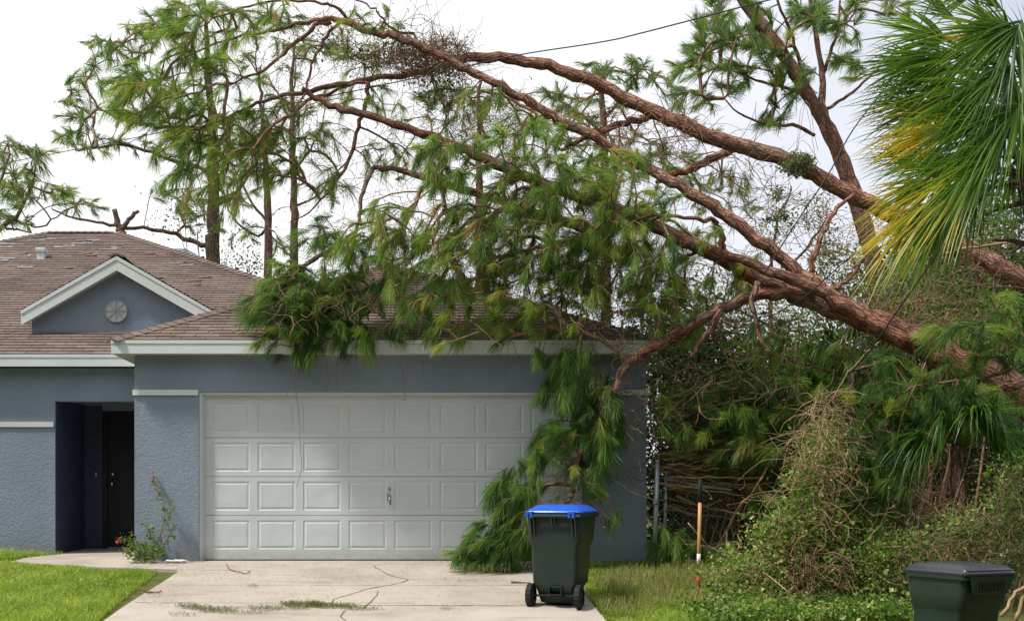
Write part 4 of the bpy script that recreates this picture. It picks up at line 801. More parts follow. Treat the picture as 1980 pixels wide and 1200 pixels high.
# vine heaps and undergrowth in front
bush('vine_mound', [(1575, 950, 34, 70, 34), (1530, 1040, 55, 50, 44), (1590, 1050, 50, 60, 34), (1465, 1120, 75, 40, 52), (1440, 1150, 40, 16, 14), (1590, 860, 20, 50, 12), (1640, 1120, 80, 45, 40), (1570, 1150, 110, 40, 44)], 12.6, .35, 'tall sunlit mound of leafy vines right of the garden tool', 'vines', 'leaf', .05, 80, .13, .60, 20, asp=.75, stem_mat='twig_pale')
bush('vine_mound', [(1900, 1010, 80, 40, 40), (1960, 950, 40, 60, 26), (1820, 1060, 80, 30, 26), (1960, 1080, 30, 60, 22), (1700, 1080, 70, 50, 36), (1710, 1160, 70, 40, 30)], 12.3, .35, 'low vine and twig mound behind the dark wheeled bin', 'vines', 'leaf', .042, 45, .12, .48, 20, asp=.75, stem_mat='twig_pale')
bush('ground_ivy', [(1440, 1175, 50, 20, 24), (1500, 1185, 80, 25, 30), (1650, 1190, 120, 25, 36), (1460, 1150, 20, 12, 8)], 12.2, .2, 'bright low ivy spreading at the foot of the vine mound along the grass', 'ivy', 'leaf', .045, 50, .12, .6, 8, asp=.75, stem_mat='twig_pale')
tangle('dry_vine', [(1590, 800, 24, 40, 110, .45), (1570, 860, 36, 50, 70, .6), (1610, 880, 30, 50, 30, .6)], 12.4, .3, 'dry straw coloured vine tuft on the tip of the sunlit mound', mat='twig_pale', r=.0032, sag=1.6)
tangle('dry_vine', [(1560, 980, 80, 100, 60, .5), (1500, 1060, 110, 60, 40, .5), (1690, 1040, 110, 80, 40, .6), (1440, 1120, 110, 50, 24, .5), (1620, 1150, 140, 50, 30, .5)], 12.3, .35, 'curling pale stems running through the undergrowth between mound and dark bin', mat='twig_pale', r=.0032, sag=.5, leaves=3)
tangle('brush_pile', [(1900, 1030, 70, 35, 200, .45), (1960, 970, 30, 60, 110, .5), (1830, 1060, 60, 25, 110, .5), (1970, 1120, 30, 60, 110, .6)], 12.2, .4, 'heap of dry twigs behind and right of the dark wheeled bin', 'brushwood', mat='twig_mid', r=.0035, sag=.6, leaves=2)
m = MB()
for pts, r in (([(1962, 1200), (1985, 1150), (2010, 1120)], .022), ([(1935, 1190), (1965, 1145), (1990, 1130)], .018), ([(1700, 660), (1640, 720), (1590, 800), (1540, 900), (1480, 980)], .005), ([(1880, 730), (1860, 780), (1800, 900), (1770, 1000)], .004), ([(1910, 760), (1880, 850), (1850, 960), (1830, 1000)], .004), ([(1330, 1010), (1380, 1060), (1440, 1080), (1520, 1140)], .006), ([(1790, 700), (1750, 790), (1730, 860)], .004), ([(1800, 470), (1780, 490), (1760, 520)], .008), ([(1790, 500), (1870, 480), (1960, 468), (2000, 470)], .014), ([(1850, 442), (1880, 465), (1892, 475)], .016)):
    m.tube(spline([P(x, y, 11.4 if y > 1080 else 12.8) for x, y in pts], 5, .008), r, 6)
m.build('bare_branches', M_['twig_pale'], None, True, label='a few long pale bare branches and runners crossing the thicket on the right', cat='branches', kind='stuff')
bush('vine_clump', [(770, 105, 50, 24, 26), (830, 130, 50, 24, 26), (700, 110, 40, 20, 10), (860, 165, 40, 30, 14), (640, 80, 40, 20, 6)], 15.9, .15, 'dark leafy climber clump hanging below the crossing of the two upper trunks', 'climber', 'leaf_dark', .042, 34, .11, .4, 3, hang=True)
bush('moss_clump', [(1548, 310, 26, 12, 12), (1530, 330, 18, 14, 8), (1500, 400, 22, 30, 6), (1700, 560, 20, 30, 3), (1430, 520, 14, 20, 3)], 15.6, .15, 'grey green moss cushion hanging from the highest trunk near the palm', 'moss', 'moss', .045, 90, .05, .5, 3, hang=True)
# ------------------------------------------------------------------ palms
def fan(mb, o, d, L_, n, spread, droop, tint, w=.026, nrm=None):
    """one costapalmate blade: leaflets radiate from o about direction d"""
    d = unit(np.array(d, float)); nn = unit(np.array(nrm if nrm is not None else (.15, -1, .35), float)); nn = unit(nn-d*np.dot(nn, d)); s = np.cross(nn, d)
    for i in range(n):
        a = (i/(n-1)-.5)*2*spread; a += rng.normal(0, .045); q = unit(d*math.cos(a)+s*math.sin(a)+nn*rng.normal(0, .16)+nn*.18*math.cos(a*1.5)); l = L_*(1-.28*abs(a/spread)**2)*rng.uniform(.68, 1.1)
        o2 = o+d*(.16*L_*(1-abs(a)/spread)); k = 5; pts = []
        dr = droop*rng.uniform(.4, 1.7); bend = np.array((-.06, 0, 0))+rng.normal(0, .035, 3)
        for j in range(k+1):
            t = j/k; pts.append(o2+q*l*t*(1-.12*t*dr)+G3*l*dr*.62*t**2.3+bend*t*t)
        pts = np.array(pts); ax = unit(np.cross(q, nn)+rng.normal(0, .12, 3)); ws = w*np.array((.45, 1., .95, .75, .45, .04))*rng.uniform(.8, 1.15)
        fold = nn*(w*.35)
        V = np.stack((pts-ax*ws[:, None]/2-fold*ws[:, None]/w, pts, pts+ax*ws[:, None]/2-fold*ws[:, None]/w), 1).reshape(-1, 3)
        fq = []
        for j in range(k): b = j*3; fq += [(b, b+1, b+4, b+3), (b+1, b+2, b+5, b+4)]
        tv = np.clip(np.repeat(tint+rng.normal(0, .11)+np.linspace(-.04, .25*(tint > .55)+.16, k+1), 3), 0, 1)
        mb.add(V, fq, tv)
pb = P(2030, 1100, 11.2); pb[2] = float(hz(11.2))
palm = thing('sabal_palm', tuple(pb), 'tall fan palm on the right edge with green and yellowed fronds blown to the left', 'palm tree')
m = MB(); tp = [pb+np.array((0, 0, -.1)), pb+np.array((.02, 0, 1.5)), P(2025, 480, 11.2), P(2010, 300, 11.2), P(1998, 200, 11.2)]
m.tube(spline(tp, 6), [.17]*13+[.19]*6+[.17, .14, .11, .08, .05, .02], 16, rough=.2); m.build('trunk', M_['bark_dark'], palm, True)
for k in range(26):
    a = rng.uniform(0, 2*PI); z0 = P(2010, rng.uniform(290, 500), 11.2); d = unit(np.array((math.cos(a)-.4, math.sin(a)-.5, rng.uniform(-.1, .35)))); 
    m = MB(); l = rng.uniform(.3, .55); q = z0+d*.1; m.tube([q, q+d*l*.5+np.array((0, 0, .02)), q+d*l], [.035, .02, .008], 5); m.build('old_leaf_base', M_['bark_dark'], palm, True)
hub = P(1990, 235, 11.2)
fr = [  # px, py of blade origin, direction in the picture (deg, 180 = left), length px, half spread deg, droop, tint, depth
    (1830, 75, 176, 175, 38, .35, .34, 10.9), (1845, 110, 188, 195, 36, .35, .40, 10.8), (1790, 120, 184, 140, 34, .35, .30, 11.1), (1850, 40, 160, 150, 34, .3, .42, 11.3), (1900, 110, 186, 220, 38, .4, .42, 10.6), (1855, 170, 190, 205, 36, .4, .32, 10.9), (1800, 200, 186, 150, 36, .35, .24, 11.2),
    (1920, 170, 194, 230, 38, .45, .42, 10.5), (1860, 225, 184, 215, 34, .35, .30, 11.0), (1930, 215, 205, 220, 36, .5, .36, 10.4), (1835, 260, 178, 185, 34, .35, .33, 11.3), (1790, 300, 186, 150, 30, .4, .28, 11.3),
    (1865, 245, 192, 190, 20, .4, .84, 10.7), (1880, 300, 200, 235, 30, .4, .62, 10.6), (1850, 320, 192, 205, 28, .4, .66, 10.9), (1900, 330, 212, 230, 32, .5, .55, 10.4), (1930, 290, 218, 230, 34, .55, .45, 10.3),
    (1815, 350, 204, 185, 28, .45, .68, 10.9), (1795, 400, 216, 170, 26, .45, .70, 10.9), (1790, 430, 232, 150, 28, .5, .55, 11.0), (1840, 400, 228, 170, 30, .55, .45, 10.7), (1870, 360, 236, 180, 32, .6, .30, 10.9),
    (1950, 60, 172, 180, 50, .35, .40, 10.4), (1965, 50, 205, 200, 50, .4, .38, 10.3), (1975, 40, 240, 190, 50, .5, .34, 10.3), (1940, 20, 150, 170, 44, .3, .42, 10.7), (1900, 85, 172, 120, 30, .3, .76, 11.5), (1960, 130, 215, 200, 44, .5, .36, 10.3), (1975, 200, 228, 210, 44, .6, .32, 10.2), (1950, 240, 240, 170, 40, .6, .26, 10.5),
    (2010, 150, 120, 220, 60, .4, .38, 10.9), (2060, 200, 60, 220, 60, .5, .4, 11.4), (2080, 320, 0, 200, 60, .7, .45, 11.2), (1880, -10, 165, 170, 46, .3, .42, 11.0), (2000, -60, 100, 220, 80, .4, .4, 11.2),
    (1900, 340, 240, 170, 40, .8, .15, 11.4), (1870, 200, 198, 220, 46, .5, .12, 11.6), (1930, 260, 213, 220, 46, .7, .12, 11.6), (1960, 320, 262, 130, 40, .9, .2, 11.5), (1850, 130, 195, 210, 46, .5, .14, 11.5), (1860, 380, 222, 170, 40, .7, .12, 11.5)]
for px, py, ang, l, sp, dr, ti, Yd in fr:
    o = P(px, py, Yd); a = math.radians(ang); d = np.array((math.cos(a), rng.uniform(-.3, .1), math.sin(a)))
    m = MB(); fan(m, o, d, l*Yd/F*rng.uniform(.82, 1.04), 42, math.radians(sp*1.1), dr*.85, ti-.03+rng.normal(0, .09), w=.020, nrm=(.15+rng.normal(0, .35), -1, .35+rng.normal(0, .45))); fo = m.build('frond', M_['palm'], palm)
    m = MB(); mid = (hub+o)/2+np.array((0, 0, .12)); m.tube(spline([hub, mid, o], 5), np.linspace(.02, .012, 11), 6); m.build('leaf_stalk', M_['palm'], fo, True)
def palmetto(label, px, py, Y, n, tint, gnd=None):
    b = P(px, py, Y); g = np.array((b[0], b[1], float(hz(Y))))
    t = thing('palmetto', tuple(g), label, 'palmetto'); m = MB(); m.tube([g, (g+b)/2+np.array((.03, 0, 0)), b], [.08, .08, .07], 8, rough=.2); m.build('stem', M_['bark_dark'], t, True)
    for k in range(n):
        a = PI*(k+.5)/n*1.0+rng.normal(0, .15); d = np.array((math.cos(a), rng.uniform(-.7, .2), math.sin(a)*.8)); o = b+unit(d)*.35
        m = MB(); fan(m, o, unit(d)+G3*.3, .62, 34, 1.15, 1.1, tint, w=.024); f = m.build('frond', M_['palm'], t); m = MB(); m.tube([b, (b+o)/2+np.array((0, 0, .03)), o], [.012, .01, .008], 5); m.build('leaf_stalk', M_['palm'], f)
palmetto('dark drooping fan leaves of a palmetto in the shade above the dark bin', 1850, 860, 12.9, 12, .12)
palmetto('shaded palmetto half buried behind the straw coloured vine tuft', 1540, 790, 15.4, 8, .1)
palmetto('palmetto leaves peeping out below the thick fallen trunk', 1640, 700, 15.8, 7, .15)
# ------------------------------------------------------------------ lines
def wire(name, pts, r, label):
    m = MB(); m.tube(spline([P(*q) for q in pts], 6), r, 6); return m.build(name, M_['cable'], None, True, label=label, cat='cable')
wire('overhead_cable', [(1620, -30, 11), (1480, 2, 11.5), (1245, 63, 12.6), (1160, 82, 13), (1000, 107, 14), (860, 138, 15), (710, 171, 16), (500, 214, 17.6), (455, 224, 18), (297, 259, 19.5), (140, 290, 21), (0, 317, 22.5), (-120, 338, 24)], .0075, 'black overhead power line slanting across the sky over the fallen trunks')
wire('downed_cable', [(1830, -40, 13), (1795, 15, 13), (1740, 130, 13.2), (1650, 250, 13.3), (1600, 340, 13.3), (1540, 430, 13.4), (1475, 533, 13.5)], .008, 'slack black cable dropping steeply from the palm onto the lowest trunk')
wire('downed_cable', [(2010, 250, 10.1), (1980, 290, 10.1), (1850, 440, 10.3), (1750, 580, 10.6), (1680, 680, 11.2), (1640, 725, 12)], .007, 'thin cable in front of the palm running down past the sawn limb')
wire('downed_cable', [(1680, 480, 12.6), (1640, 500, 12.8), (1560, 570, 13.2), (1480, 620, 13.6), (1400, 690, 14)], .006, 'third thin cable crossing the lowest trunk below the palm fronds')
# ------------------------------------------------------------------ sawn limb stubs
a = P(1764, 652, 13.62); b = a+np.array((.0, -.10, .012)); sb = thing('sawn_stub', tuple(a), 'pale round sawn stub on the lowest thick trunk', 'limb stub')
m = MB(); m.tube([a+np.array((0, .3, -.02)), (a+b)/2, b], [.062, .056, .054], 12, rough=.1); m.build('stub', M_['bark_deep'], sb, True)
m = MB(); m.tube([b, b+np.array((0, -.004, 0))], [.047, .046], 14); m.build('cut_face', M_['cutwood'], sb)
bush('ground_ivy', [(1500, 1198, 140, 14, 50), (1690, 1190, 80, 16, 36), (1400, 1203, 60, 8, 14)], 11.5, .2, 'nearest strip of low ivy along the bottom edge left of the dark bin', 'ivy', 'leaf', .05, 50, .13, .5, 6, asp=.75, stem_mat='twig_pale')
tangle('dry_vine', [(1500, 1130, 120, 50, 90, .4), (1650, 1120, 120, 60, 110, .45), (1560, 1040, 70, 60, 60, .5), (1600, 930, 40, 60, 50, .5)], 12.1, .3, 'short brown dead stems poking out of the ivy and the sunlit mound', mat='twig', r=.0045, sag=.3)
# chain link gate
post = thing('fence_gate', tuple(P(1268, 1105, 14.6)*np.array((1, 1, 0))), 'grey steel fence post and gate frame standing right of the garage corner', 'gate')
def gp_(x, y, Y): return P(x, y, Y)
m = MB(); a, b = gp_(1271, 893, 14.6), gp_(1265, 1106, 14.6); m.tube([b, a], .030, 12); m.tube([a, a+np.array((0, 0, .02)), a+np.array((0, 0, .035))], [.034, .03, .01], 12); m.build('post', M_['galv'], post, True)
m = MB(); a, b = gp_(1288, 922, 14.9), gp_(1285, 1058, 14.9); m.tube([b, a], .021, 10); m.build('gate_upright', M_['galv'], post, True)
m = MB(); m.tube([gp_(1288, 925, 14.9), gp_(1350, 938, 14.8), gp_(1415, 947, 14.7)], .018, 8); m.build('top_rail', M_['galv'], post, True)
m = MB(); m.tube([gp_(1268, 969, 14.6), gp_(1278, 966, 14.7), gp_(1288, 967, 14.9)], .014, 6); m.tube([gp_(1268, 965, 14.57), gp_(1268, 973, 14.57)], .036, 10); m.build('hinge', M_['galv'], post)
m = MB(); a = gp_(1250, 1000, 15); m.tube([gp_(1268, 1000, 14.62), gp_(1252, 1000, 14.95)], .012, 6); m.build('wall_bracket', M_['galv'], post)
wm = MB()
for k in range(26):
    for sg in (-1, 1):
        z = .05+k*.06; a = np.array((gp_(1288, 0, 14.9)[0], 14.9, z)); Ls = .85
        p = []
        for j in range(15):
            t = j/14; zz = z+sg*t*Ls
            if .03 < zz < 1.03: p.append(a+np.array((t*Ls, -.2*t, 0))+np.array((0, 0, zz-z)))
        if len(p) > 2: wm.tube(p, .0018, 3, cap=False)
wm.build('wire_mesh', M_['galv'], post)
# garden tool
g0 = P(1351, 1142, 12.75); tool = thing('garden_tool', (g0[0], g0[1], float(hz(12.75))), 'upright wooden handled tool with black grip and red foot stuck in the grass', 'garden tool')
def seg_(a, b, r, nm, mt, sg=12, **kw): m = MB(); m.tube([P(*a, 12.75), P((a[0]+b[0])/2, (a[1]+b[1])/2, 12.75), P(*b, 12.75)], r, sg); return m.build(nm, M_[mt], tool, True)
seg_((1350.5, 1110), (1353.5, 968), .0195, 'shaft', 'handle_wood'); seg_((1353.5, 970), (1354, 926), .0235, 'grip', 'black'); seg_((1351.0, 1089), (1351.3, 1070), .0215, 'label', 'white')
seg_((1350.4, 1137), (1350.6, 1115), .022, 'socket', 'red')
m = MB(); c = P(1350, 1140, 12.75); m.prism([c+np.array(q) for q in ((-.022, -.01, .03), (.022, -.01, .03), (.028, -.01, -.03), (.0, -.01, -.12), (-.028, -.01, -.03))][::-1], (0, .02, 0)); m.build('blade', M_['red'], tool)
# ------------------------------------------------------------------ wheeled bins
def rr_(hx, y0, y1, r, z, n=5):
    o = []
    for cx, cy, a0 in ((hx-r, y1-r, 0), (-hx+r, y1-r, PI/2), (-hx+r, y0+r, PI), (hx-r, y0+r, 1.5*PI)):
        for k in range(n): a = a0+PI/2*k/(n-1); o.append((cx+r*math.cos(a), cy+r*math.sin(a), z))
    return o
def loft(m, rings, cap0=True, cap1=True):
    n = len(rings[0]); V = np.array(rings).reshape(-1, 3); Fq = [(k*n+i, k*n+(i+1) % n, (k+1)*n+(i+1) % n, (k+1)*n+i) for k in range(len(rings)-1) for i in range(n)]
    b = m.n; m.add(V, Fq)
    if cap0: m.Fs.append(np.array([[b+i for i in range(n)][::-1]]))
    if cap1: m.Fs.append(np.array([[b+(len(rings)-1)*n+i for i in range(n)]]))
def bin_(loc, rot, sc, label, lidmat, group):
    t = thing('wheeled_bin', loc, label, 'wheeled bin', group); c, s_ = math.cos(rot), math.sin(rot)
    R = np.array(((c, -s_, 0), (s_, c, 0), (0, 0, 1)))
    def bld(m, nm, mt, parent=t, sm=False):
        m.V = [v*sc@R.T+np.array(loc) for v in m.V]; o = m.build(nm, M_[mt], parent, sm)
        if sm:
            bv = o.modifiers.new('e', 'EDGE_SPLIT'); bv.split_angle = .6
        return o
    m = MB()
    loft(m, [rr_(.175, .13, .44, .03, .045), rr_(.185, .10, .46, .04, .09), rr_(.195, .06, .48, .04, .16), rr_(.205, .035, .50, .04, .20), rr_(.235, .03, .53, .05, .245), rr_(.245, .022, .56, .05, .42), rr_(.25, .018, .585, .05, .62), rr_(.258, .014, .60, .05, .645), rr_(.278, .01, .62, .055, .69), rr_(.283, .006, .64, .055, .80), rr_(.288, .0, .66, .055, .925), rr_(.312, -.03, .70, .06, .93), rr_(.314, -.032, .702, .06, .965), rr_(.30, -.02, .69, .05, .968)])
    body = bld(m, 'body', 'green_plastic', sm=True)
    # back: handle bar, brackets, catch box, axle housing
    m = MB(); m.tube([(-.30, -.065, .945), (0, -.065, .945), (.30, -.065, .945)], .016, 10); bld(m, 'handle', 'green_plastic', sm=True)
    for x, l in ((-.235, .19), (-.20, .19), (.20, .2), (.235, .2), (-.01, .09), (.02, .09)):
        m = MB(); m.prism([(x-.004, -.078, .94), (x-.004, -.005, .94), (x-.004, .012, .94-l), (x-.004, -.012, .94-l), (x-.004, -.03, .90-l*.3)], (.009, 0, 0)); bld(m, 'rib', 'black_plastic')
    m = MB()
    for a, b in (((-.05, -.006, .215), (.085, .055, .225)), ((-.05, -.006, .132), (.085, .07, .142)), ((-.05, -.006, .143), (-.042, .06, .214)), ((.077, -.006, .143), (.085, .06, .214))): m.box(a, b)
    bld(m, 'catch', 'green_plastic')
    m = MB(); m.tube([(-.27, .05, .122), (.27, .05, .122)], .012, 8); bld(m, 'axle', 'black')
    for sx_ in (-1, 1):
        x = sx_*.255; m = MB(); rings = []
        for dx, r in ((-.032, .07), (-.032, .108), (-.026, .120), (.026, .120), (.032, .108), (.032, .07)):
            rings.append([(x+dx, .05+(r+(.004*(k % 2) if r > .115 else 0))*math.cos(k*2*PI/36), .122+(r+(.004*(k % 2) if r > .115 else 0))*math.sin(k*2*PI/36)) for k in range(36)])
        loft(m, rings, False, False); wh = bld(m, 'wheel', 'black')
        m = MB(); rings = [[(x+dx, .05+r*math.cos(k*2*PI/24), .122+r*math.sin(k*2*PI/24)) for k in range(24)] for dx, r in ((-.02, .071), (-.022, .03), (-.036, .028), (.036, .028), (.022, .03), (.02, .071))]
        loft(m, rings); bld(m, 'hub', 'black_plastic', wh)
    if lidmat == 'blue_plastic':
        m = MB(); loft(m, [rr_(.302, -.02, .715, .05, .970), rr_(.306, -.024, .725, .05, .982), rr_(.300, -.018, .715, .05, .994), rr_(.285, .0, .70, .05, 1.0), rr_(.215, .09, .60, .06, 1.052), rr_(.195, .11, .58, .05, 1.056)])
        lid = bld(m, 'lid', lidmat, sm=True)
        m = MB(); loft(m, [rr_(.12, .70, .78, .02, .975), rr_(.11, .70, .775, .02, 1.012)]); bld(m, 'lid_tab', lidmat, lid)
        for x in (-.235, .205):
            m = MB(); m.box((x-.032, -.088, .925), (x-.012, -.02, .99)); m.box((x+.012, -.088, .925), (x+.032, -.02, .99)); m.box((x-.0115, -.086, .967), (x+.0115, -.021, .988)); bld(m, 'hinge', lidmat, lid)
    else:
        m = MB(); loft(m, [rr_(.315, -.04, .72, .06, .970), rr_(.318, -.043, .725, .06, .99), rr_(.30, -.02, .70, .05, 1.002), rr_(.295, -.015, .70, .05, 1.016), rr_(.26, .05, .64, .05, 1.05), rr_(.25, .06, .62, .05, 1.055)])
        lid = bld(m, 'lid', lidmat, sm=True)
        m = MB(); loft(m, [rr_(.20, .12, .56, .05, 1.054), rr_(.19, .13, .55, .05, 1.064)]); bld(m, 'lid_panel', lidmat, lid)
        # ribbed apron plate below the rim, on the side towards the house
        m = MB(); m.prism([(-.27, .722, .965), (-.20, .69, .80), (.20, .69, .80), (.27, .722, .965)], (0, -.02, 0)); ap_ = bld(m, 'rim_apron', 'green_plastic')
        for k in range(9):
            m = MB(); x = -.15+k*.036; m.prism([(x, .688, .82), (x, .70, .82), (x, .721, .91), (x, .70, .91)], (.01, 0, 0)); bld(m, 'rib', 'green_plastic', ap_)
    return t
bl = P(1074, 1174, 12.0); bin_((bl[0]-.02, 12.0, float(hz(12.0))+.002), math.radians(-23), 1.0, 'dark green bin with a bright blue lid standing on the driveway edge', 'blue_plastic', 'wheeled bins')
b2 = P(1857, 1108, 9.4); bin_((b2[0]-.10, 9.72, b2[2]-.965*.87), math.radians(-158), .87, 'dark green bin with a dark grey lid in front of the dry brush', 'black_plastic', 'wheeled bins')
# ------------------------------------------------------------------ rose bush, pebbles, debris
rb = P(285, 1088, 14.85); rb[2] = 0
rose = thing('rose_bush', tuple(rb), 'small leggy rose bush with red shoots against the pillar left of the garage door', 'rose bush')
m = MB(); lv = []; rd = []
for pts in ([(290, 1085), (305, 1050), (322, 1010), (330, 990), (332, 970)], [(305, 1045), (318, 1000), (312, 960), (300, 935), (298, 920)], [(285, 1085), (280, 1060), (290, 1030), (280, 1012)], [(280, 1085), (262, 1060), (245, 1045), (230, 1042)], [(284, 1085), (268, 1055), (255, 1030)], [(292, 1085), (300, 1060), (290, 1030), (285, 1018)], [(300, 1080), (318, 1050), (330, 1030), (335, 1015)], [(275, 1085), (255, 1070), (240, 1060)]):
    p = spline([P(x, y, 14.85+rng.uniform(-.1, .1)) for x, y in pts], 5, .006); m.tube(p, np.linspace(.007, .003, len(p)), 5)
    for q in p[3:]:
        for _ in range(5): lv.append(q+rng.normal(0, .03, 3))
    rd.append(p[-1]); 
for q in ((230, 1046), (236, 1052), (243, 1060), (277, 1012), (298, 922), (299, 930), (300, 915), (226, 1050), (234, 1040)): rd.append(P(*q, 14.8))
m.build('stems', M_['twig'], rose, True)
for _ in range(420):
    a = rng.uniform(0, 2*PI); q = math.sqrt(rng.random()); lv.append(P(278+42*q*math.cos(a), 1066+20*q*math.sin(a), 14.85+rng.uniform(-.15, .15)))
f = MB(); lv = np.array(lv); lv[:, 2] = np.maximum(lv[:, 2], .02); leafquads(f, lv, .042, np.clip(rng.normal(.5, .15, len(lv)), 0, 1), asp=.7); f.build('leaves', M_['leaf'], rose)
f = MB(); rd = np.repeat(np.array(rd), 4, 0)+rng.normal(0, .016, (len(rd)*4, 3)); leafquads(f, rd, .034, .5*np.ones(len(rd))); o = f.build('red_shoots', M_['petal'], rose); o['kind'] = 'stuff'
m = MB()
for _ in range(70):
    c = P(rng.uniform(322, 362), 1083, 14.9); c[1] = rng.uniform(14.8, 14.97); c[2] = .008; r = rng.uniform(.008, .02)
    m.tube([c, c+np.array((0, 0, r*.5)), c+np.array((0, 0, r))], [r, r*1.05, r*.4], 6)
m.build('white_pebbles', M_['white'], None, label='little heap of white pebbles at the foot of the pillar', cat='pebbles', kind='stuff')
m = MB(); q = P(952, 985, 14.6); e = P(975, 1050, 14.6)
for j in range(2): m.box((q[0]+j*.075, 14.6-.02*j, e[2]), (q[0]+.06+j*.075, 14.64-.02*j, q[2]+.01*j))
m.box((q[0], 14.645, e[2]+.1), (q[0]+.14, 14.665, e[2]+.16)); m.build('wooden_board', M_['bark_dark'], None, label='weathered slatted board leaning at the garage door behind the fallen needles', cat='board')
def strewn(name, label, cat, boxes, mat, ln, w, tint, lift=.012):
    m = MB()
    for cx, cy, rx, ry, n in boxes:
        th = rng.uniform(0, PI, n); a = rng.uniform(0, 2*PI, n); q = np.sqrt(rng.random(n))
        for k in range(n):
            g = GP(cx+rx*q[k]*math.cos(a[k]), cy+ry*q[k]*math.sin(a[k])); l = ln*rng.uniform(.4, 1.2); d = np.array((math.cos(th[k]), math.sin(th[k])*.8, 0)); s = np.array((-d[1], d[0], 0))*w/2; b = g+d*l; b[2] = hz(b[1]); h0, h1 = rng.uniform(.004, lift, 2)
            mid = (g+b)/2+s*rng.normal(0, 6); mid[2] += rng.uniform(0, lift)*1.5
            up = np.array((0, 0, 1.)); V = [g-s+up*h0, g+s+up*h0, mid+s+up*h0, mid-s+up*h0, b+up*h1]
            m.add(V, [(0, 1, 2, 3)], float(np.clip(rng.normal(tint, .2), 0, 1))); m.Fs.append(np.array([(m.n-2, m.n-3, m.n-1)]))
    return m.build(name, M_[mat], None, label=label, cat=cat, kind='stuff')
strewn('grass_clippings', 'long wisp of green clippings lying across the driveway', 'clippings', [(590, 1170, 45, 4.5, 700), (640, 1173, 50, 4, 700), (540, 1177, 60, 3, 420), (700, 1178, 40, 2, 200), (480, 1186, 60, 2, 160), (560, 1168, 20, 3, 120), (610, 1169, 14, 3, 160), (380, 1176, 30, 3, 220), (420, 1181, 40, 4, 380), (360, 1172, 25, 3, 110), (350, 1190, 30, 2, 60)], 'dry', .05, .0035, .12, .02)
strewn('yard_debris', 'scattered brown needles and leaf bits on the concrete', 'debris', [(700, 1110, 380, 20, 700), (650, 1150, 420, 40, 1300), (600, 1090, 200, 3, 120), (900, 1092, 60, 6, 200), (420, 1110, 90, 14, 160), (300, 1150, 60, 20, 200), (960, 1118, 120, 12, 320), (490, 1133, 12, 3, 60), (862, 1176, 14, 4, 70), (905, 1092, 40, 10, 120), (1030, 1165, 30, 6, 100), (340, 1100, 30, 10, 50)], 'dry', .05, .0035, .6, .01)
strewn('pine_straw', 'loose pine straw and broken sprigs spread over the grass beside the blue lidded bin', 'pine straw', [(1230, 1130, 80, 22, 2200), (1330, 1120, 60, 20, 1400), (1210, 1175, 60, 20, 700), (1300, 1160, 60, 16, 600), (930, 1108, 60, 6, 300)], 'dry', .12, .004, .5, .07)
def stick(label, pts, r, mat='twig'):
    m = MB(); q = [GP(x, y) for x, y in pts]; q = spline(q, 4, .003); q[:, 2] = hz(q[:, 1])+r+.004; m.tube(q, np.linspace(r, r*.5, len(q)), 6); return m.build('fallen_stick', M_[mat], None, True, label=label, cat='stick', group=None)
stick('forked brown stick on the driveway nearest the garage door', [(438, 1092), (447, 1103), (465, 1107), (476, 1110), (484, 1104)], .008)
stick('long thin twig standing out of the clippings on the driveway', [(702, 1176), (715, 1165), (728, 1150), (731, 1141)], .005)
stick('reddish bark strip on the lawn edge of the driveway', [(268, 1142), (285, 1146), (303, 1147), (312, 1144)], .013, 'bark')
stick('short brown stick beside the fallen needles at the garage', [(988, 1127), (1010, 1128), (1026, 1129)], .012, 'bark')
stick('curled twig lying in the grass right of the blue lidded bin', [(1150, 1133), (1165, 1122), (1190, 1120), (1215, 1124)], .010, 'bark')
# bits of needle and leaf lying on both roofs
m = MB()
for _ in range(420):
    main = rng.random() < .45
    if main: p = onroof(rng.uniform(0, 430), rng.uniform(470, 680)); e_ = (p[1]-WY); okk = (p[0] < 1.2-e_) and p[1] < WY+6.6 and not (-5.7 < p[0] < -2.7 and p[1] < 19.9) and not (p[0] > EX0-.1+max(0, 0) and p[1] < 21)
    else:
        yy = EY+rng.random()**1.3*3.1; e_ = yy-EY; p = np.array((rng.uniform(EX0+e_+.1, EX1-e_-.1), yy, EZ1+PT*e_)); okk = True
    if not okk: continue
    th = rng.uniform(0, PI); l = rng.uniform(.03, .16); d = np.array((math.cos(th), math.sin(th)*.9, math.sin(th)*.9*PT))*l; sd = np.cross(d, nr); sd = sd/np.linalg.norm(sd)*rng.uniform(.003, .007)
    mid = p+d*.5+sd*rng.normal(0, 3); h = nr*.022
    m.add([p-sd+h, p+sd+h, mid+sd+h, mid-sd+h, p+d+h], [(0, 1, 2, 3)], rng.uniform(.2, 1)); m.Fs.append(np.array([(m.n-2, m.n-3, m.n-1)]))
m.build('roof_litter', M_['dry'], None, label='green and tan needle bits scattered over the brown shingles', cat='litter', kind='stuff')
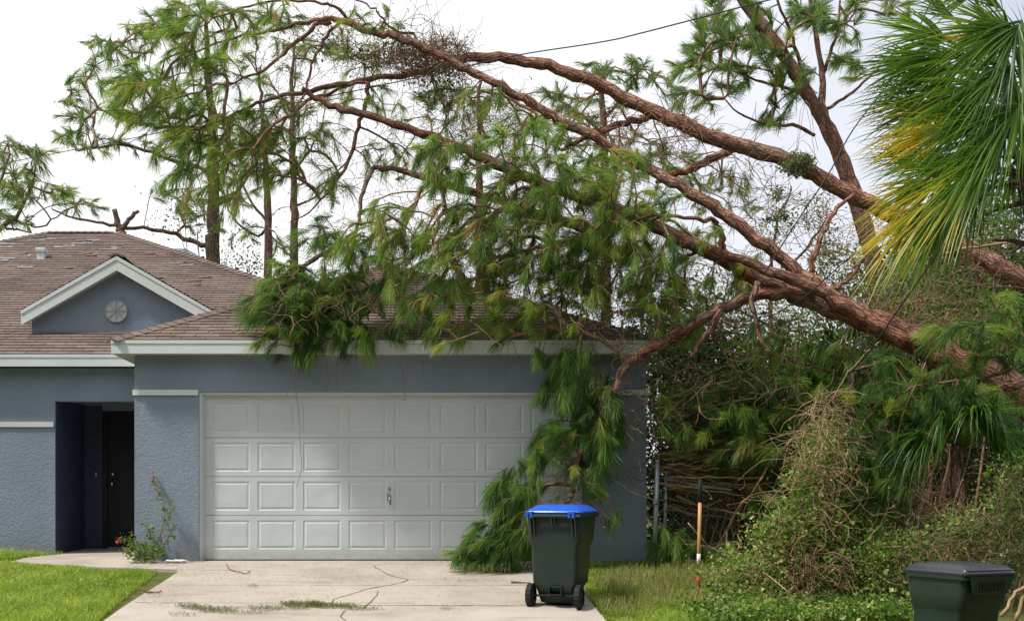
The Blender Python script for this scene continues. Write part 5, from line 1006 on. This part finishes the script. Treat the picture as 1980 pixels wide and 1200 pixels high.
# ------------------------------------------------------------------ grass
def lawn(name, label, n, test, box, h=.034, tint=.5, w=.006):
    X = rng.uniform(box[0], box[1], n*3); Y = rng.uniform(box[2], box[3], n*3); k = test(X, Y); X, Y = X[k][:n], Y[k][:n]; M = len(X)
    patch = np.sin(X*2.1+Y*1.3+np.sin(Y*3))+np.sin(X*5.3-Y*3.1+2*np.sin(X*1.7))*.7+np.sin(Y*9.7+X*3)*.5+np.sin(X*17+Y*7)*.4
    hh = h*rng.uniform(.45, 1.35, M)*np.clip(1+.3*patch, .3, 2); Z = hz(Y)-.035
    b = np.stack((X, Y, Z), 1); a = rng.uniform(0, 2*PI, M); d = np.stack((np.cos(a), np.sin(a), np.zeros(M)), 1); a2 = a+PI/2+rng.normal(0, .5, M); ln = np.stack((np.cos(a2), np.sin(a2), np.zeros(M)), 1)*rng.uniform(.3, 1.7, M)[:, None]
    up = np.array((0, 0, 1.)); s = d*w/2; m1 = b+(up*.6+ln*.25)*(hh+.03)[:, None]; tp_ = b+(up*1.0+ln*.8)*(hh+.03)[:, None]
    V = np.stack((b-s, b+s, m1+s*.9, m1-s*.9, tp_), 1).reshape(-1, 3); i = np.arange(M)[:, None]*5
    t = np.clip(tint+patch*.09+rng.normal(0, .2, M), 0, 1); t = np.where(rng.random(M) < .10, .99, t)
    m = MB(); m.add(V, i+np.array([[0, 1, 2, 3]]), np.repeat(t, 5)); m.Fs.append(i+np.array([[3, 2, 4]]))
    return m.build(name, M_['grass'], None, label=label, cat='grass', kind='stuff')
dly = np.array([q[1] for q in dl[::-1]]); dlxx = np.array([q[0] for q in dl[::-1]])
wx = np.array([GP(-20, 1080)[0]]+[w_[0] for w_ in wk]); wy = np.array([GP(-20, 1086)[1]]+[w_[1] for w_ in wk])
def tl(X, Y): 
    e = rng.normal(0, .025, len(X)); return (X < np.interp(Y, dly, dlxx)+.03+e+.04*np.sin(Y*9)+.03*np.sin(Y*23)) & (Y < np.interp(X, wx, wy)+e+.05*np.sin(X*7))
lawn('grass', 'bright green lawn left of the driveway', 75000, tl, (-6.2, -3., 10.6, 15.3))
lawn('grass', 'tuft of grass between the left wall and the front walk', 5000, lambda X, Y: (X < -4.72-(16.5-Y)*.55) & (Y > 15.25) & (Y < 16.5), (-6.8, -4.8, 15.2, 16.5), h=.07)
lawn('grass', 'grass with pine straw between the driveway and the thicket', 46000, lambda X, Y: (X > DR+.01) & ~((X < GX1+.02) & (Y > 14.98)) & (X < 4.9+.5*np.sin(Y*2)), (DR, 5.4, 10.6, 15.8), tint=.42)
bpy.context.view_layer.update()

# unseen wood added behind the camera to block low sky light from the porch
n = 42000; xx = rng.uniform(-60, 60, n); zz = rng.random(n)**.8*(13.5+2.5*np.sin(xx*.35)+1.5*np.sin(xx*1.1)); c = np.stack((xx, -13+rng.uniform(-2.5, 2.5, n), zz-.8), 1)
f = MB(); leafquads(f, c, .95, np.clip(rng.normal(.3, .15, n), 0, 1), up=0); f.build('wood', M_['leaf_dark'], None, label='unseen wood added behind the camera to block low sky light from the porch', cat='wood', kind='stuff')
bpy.context.view_layer.update()
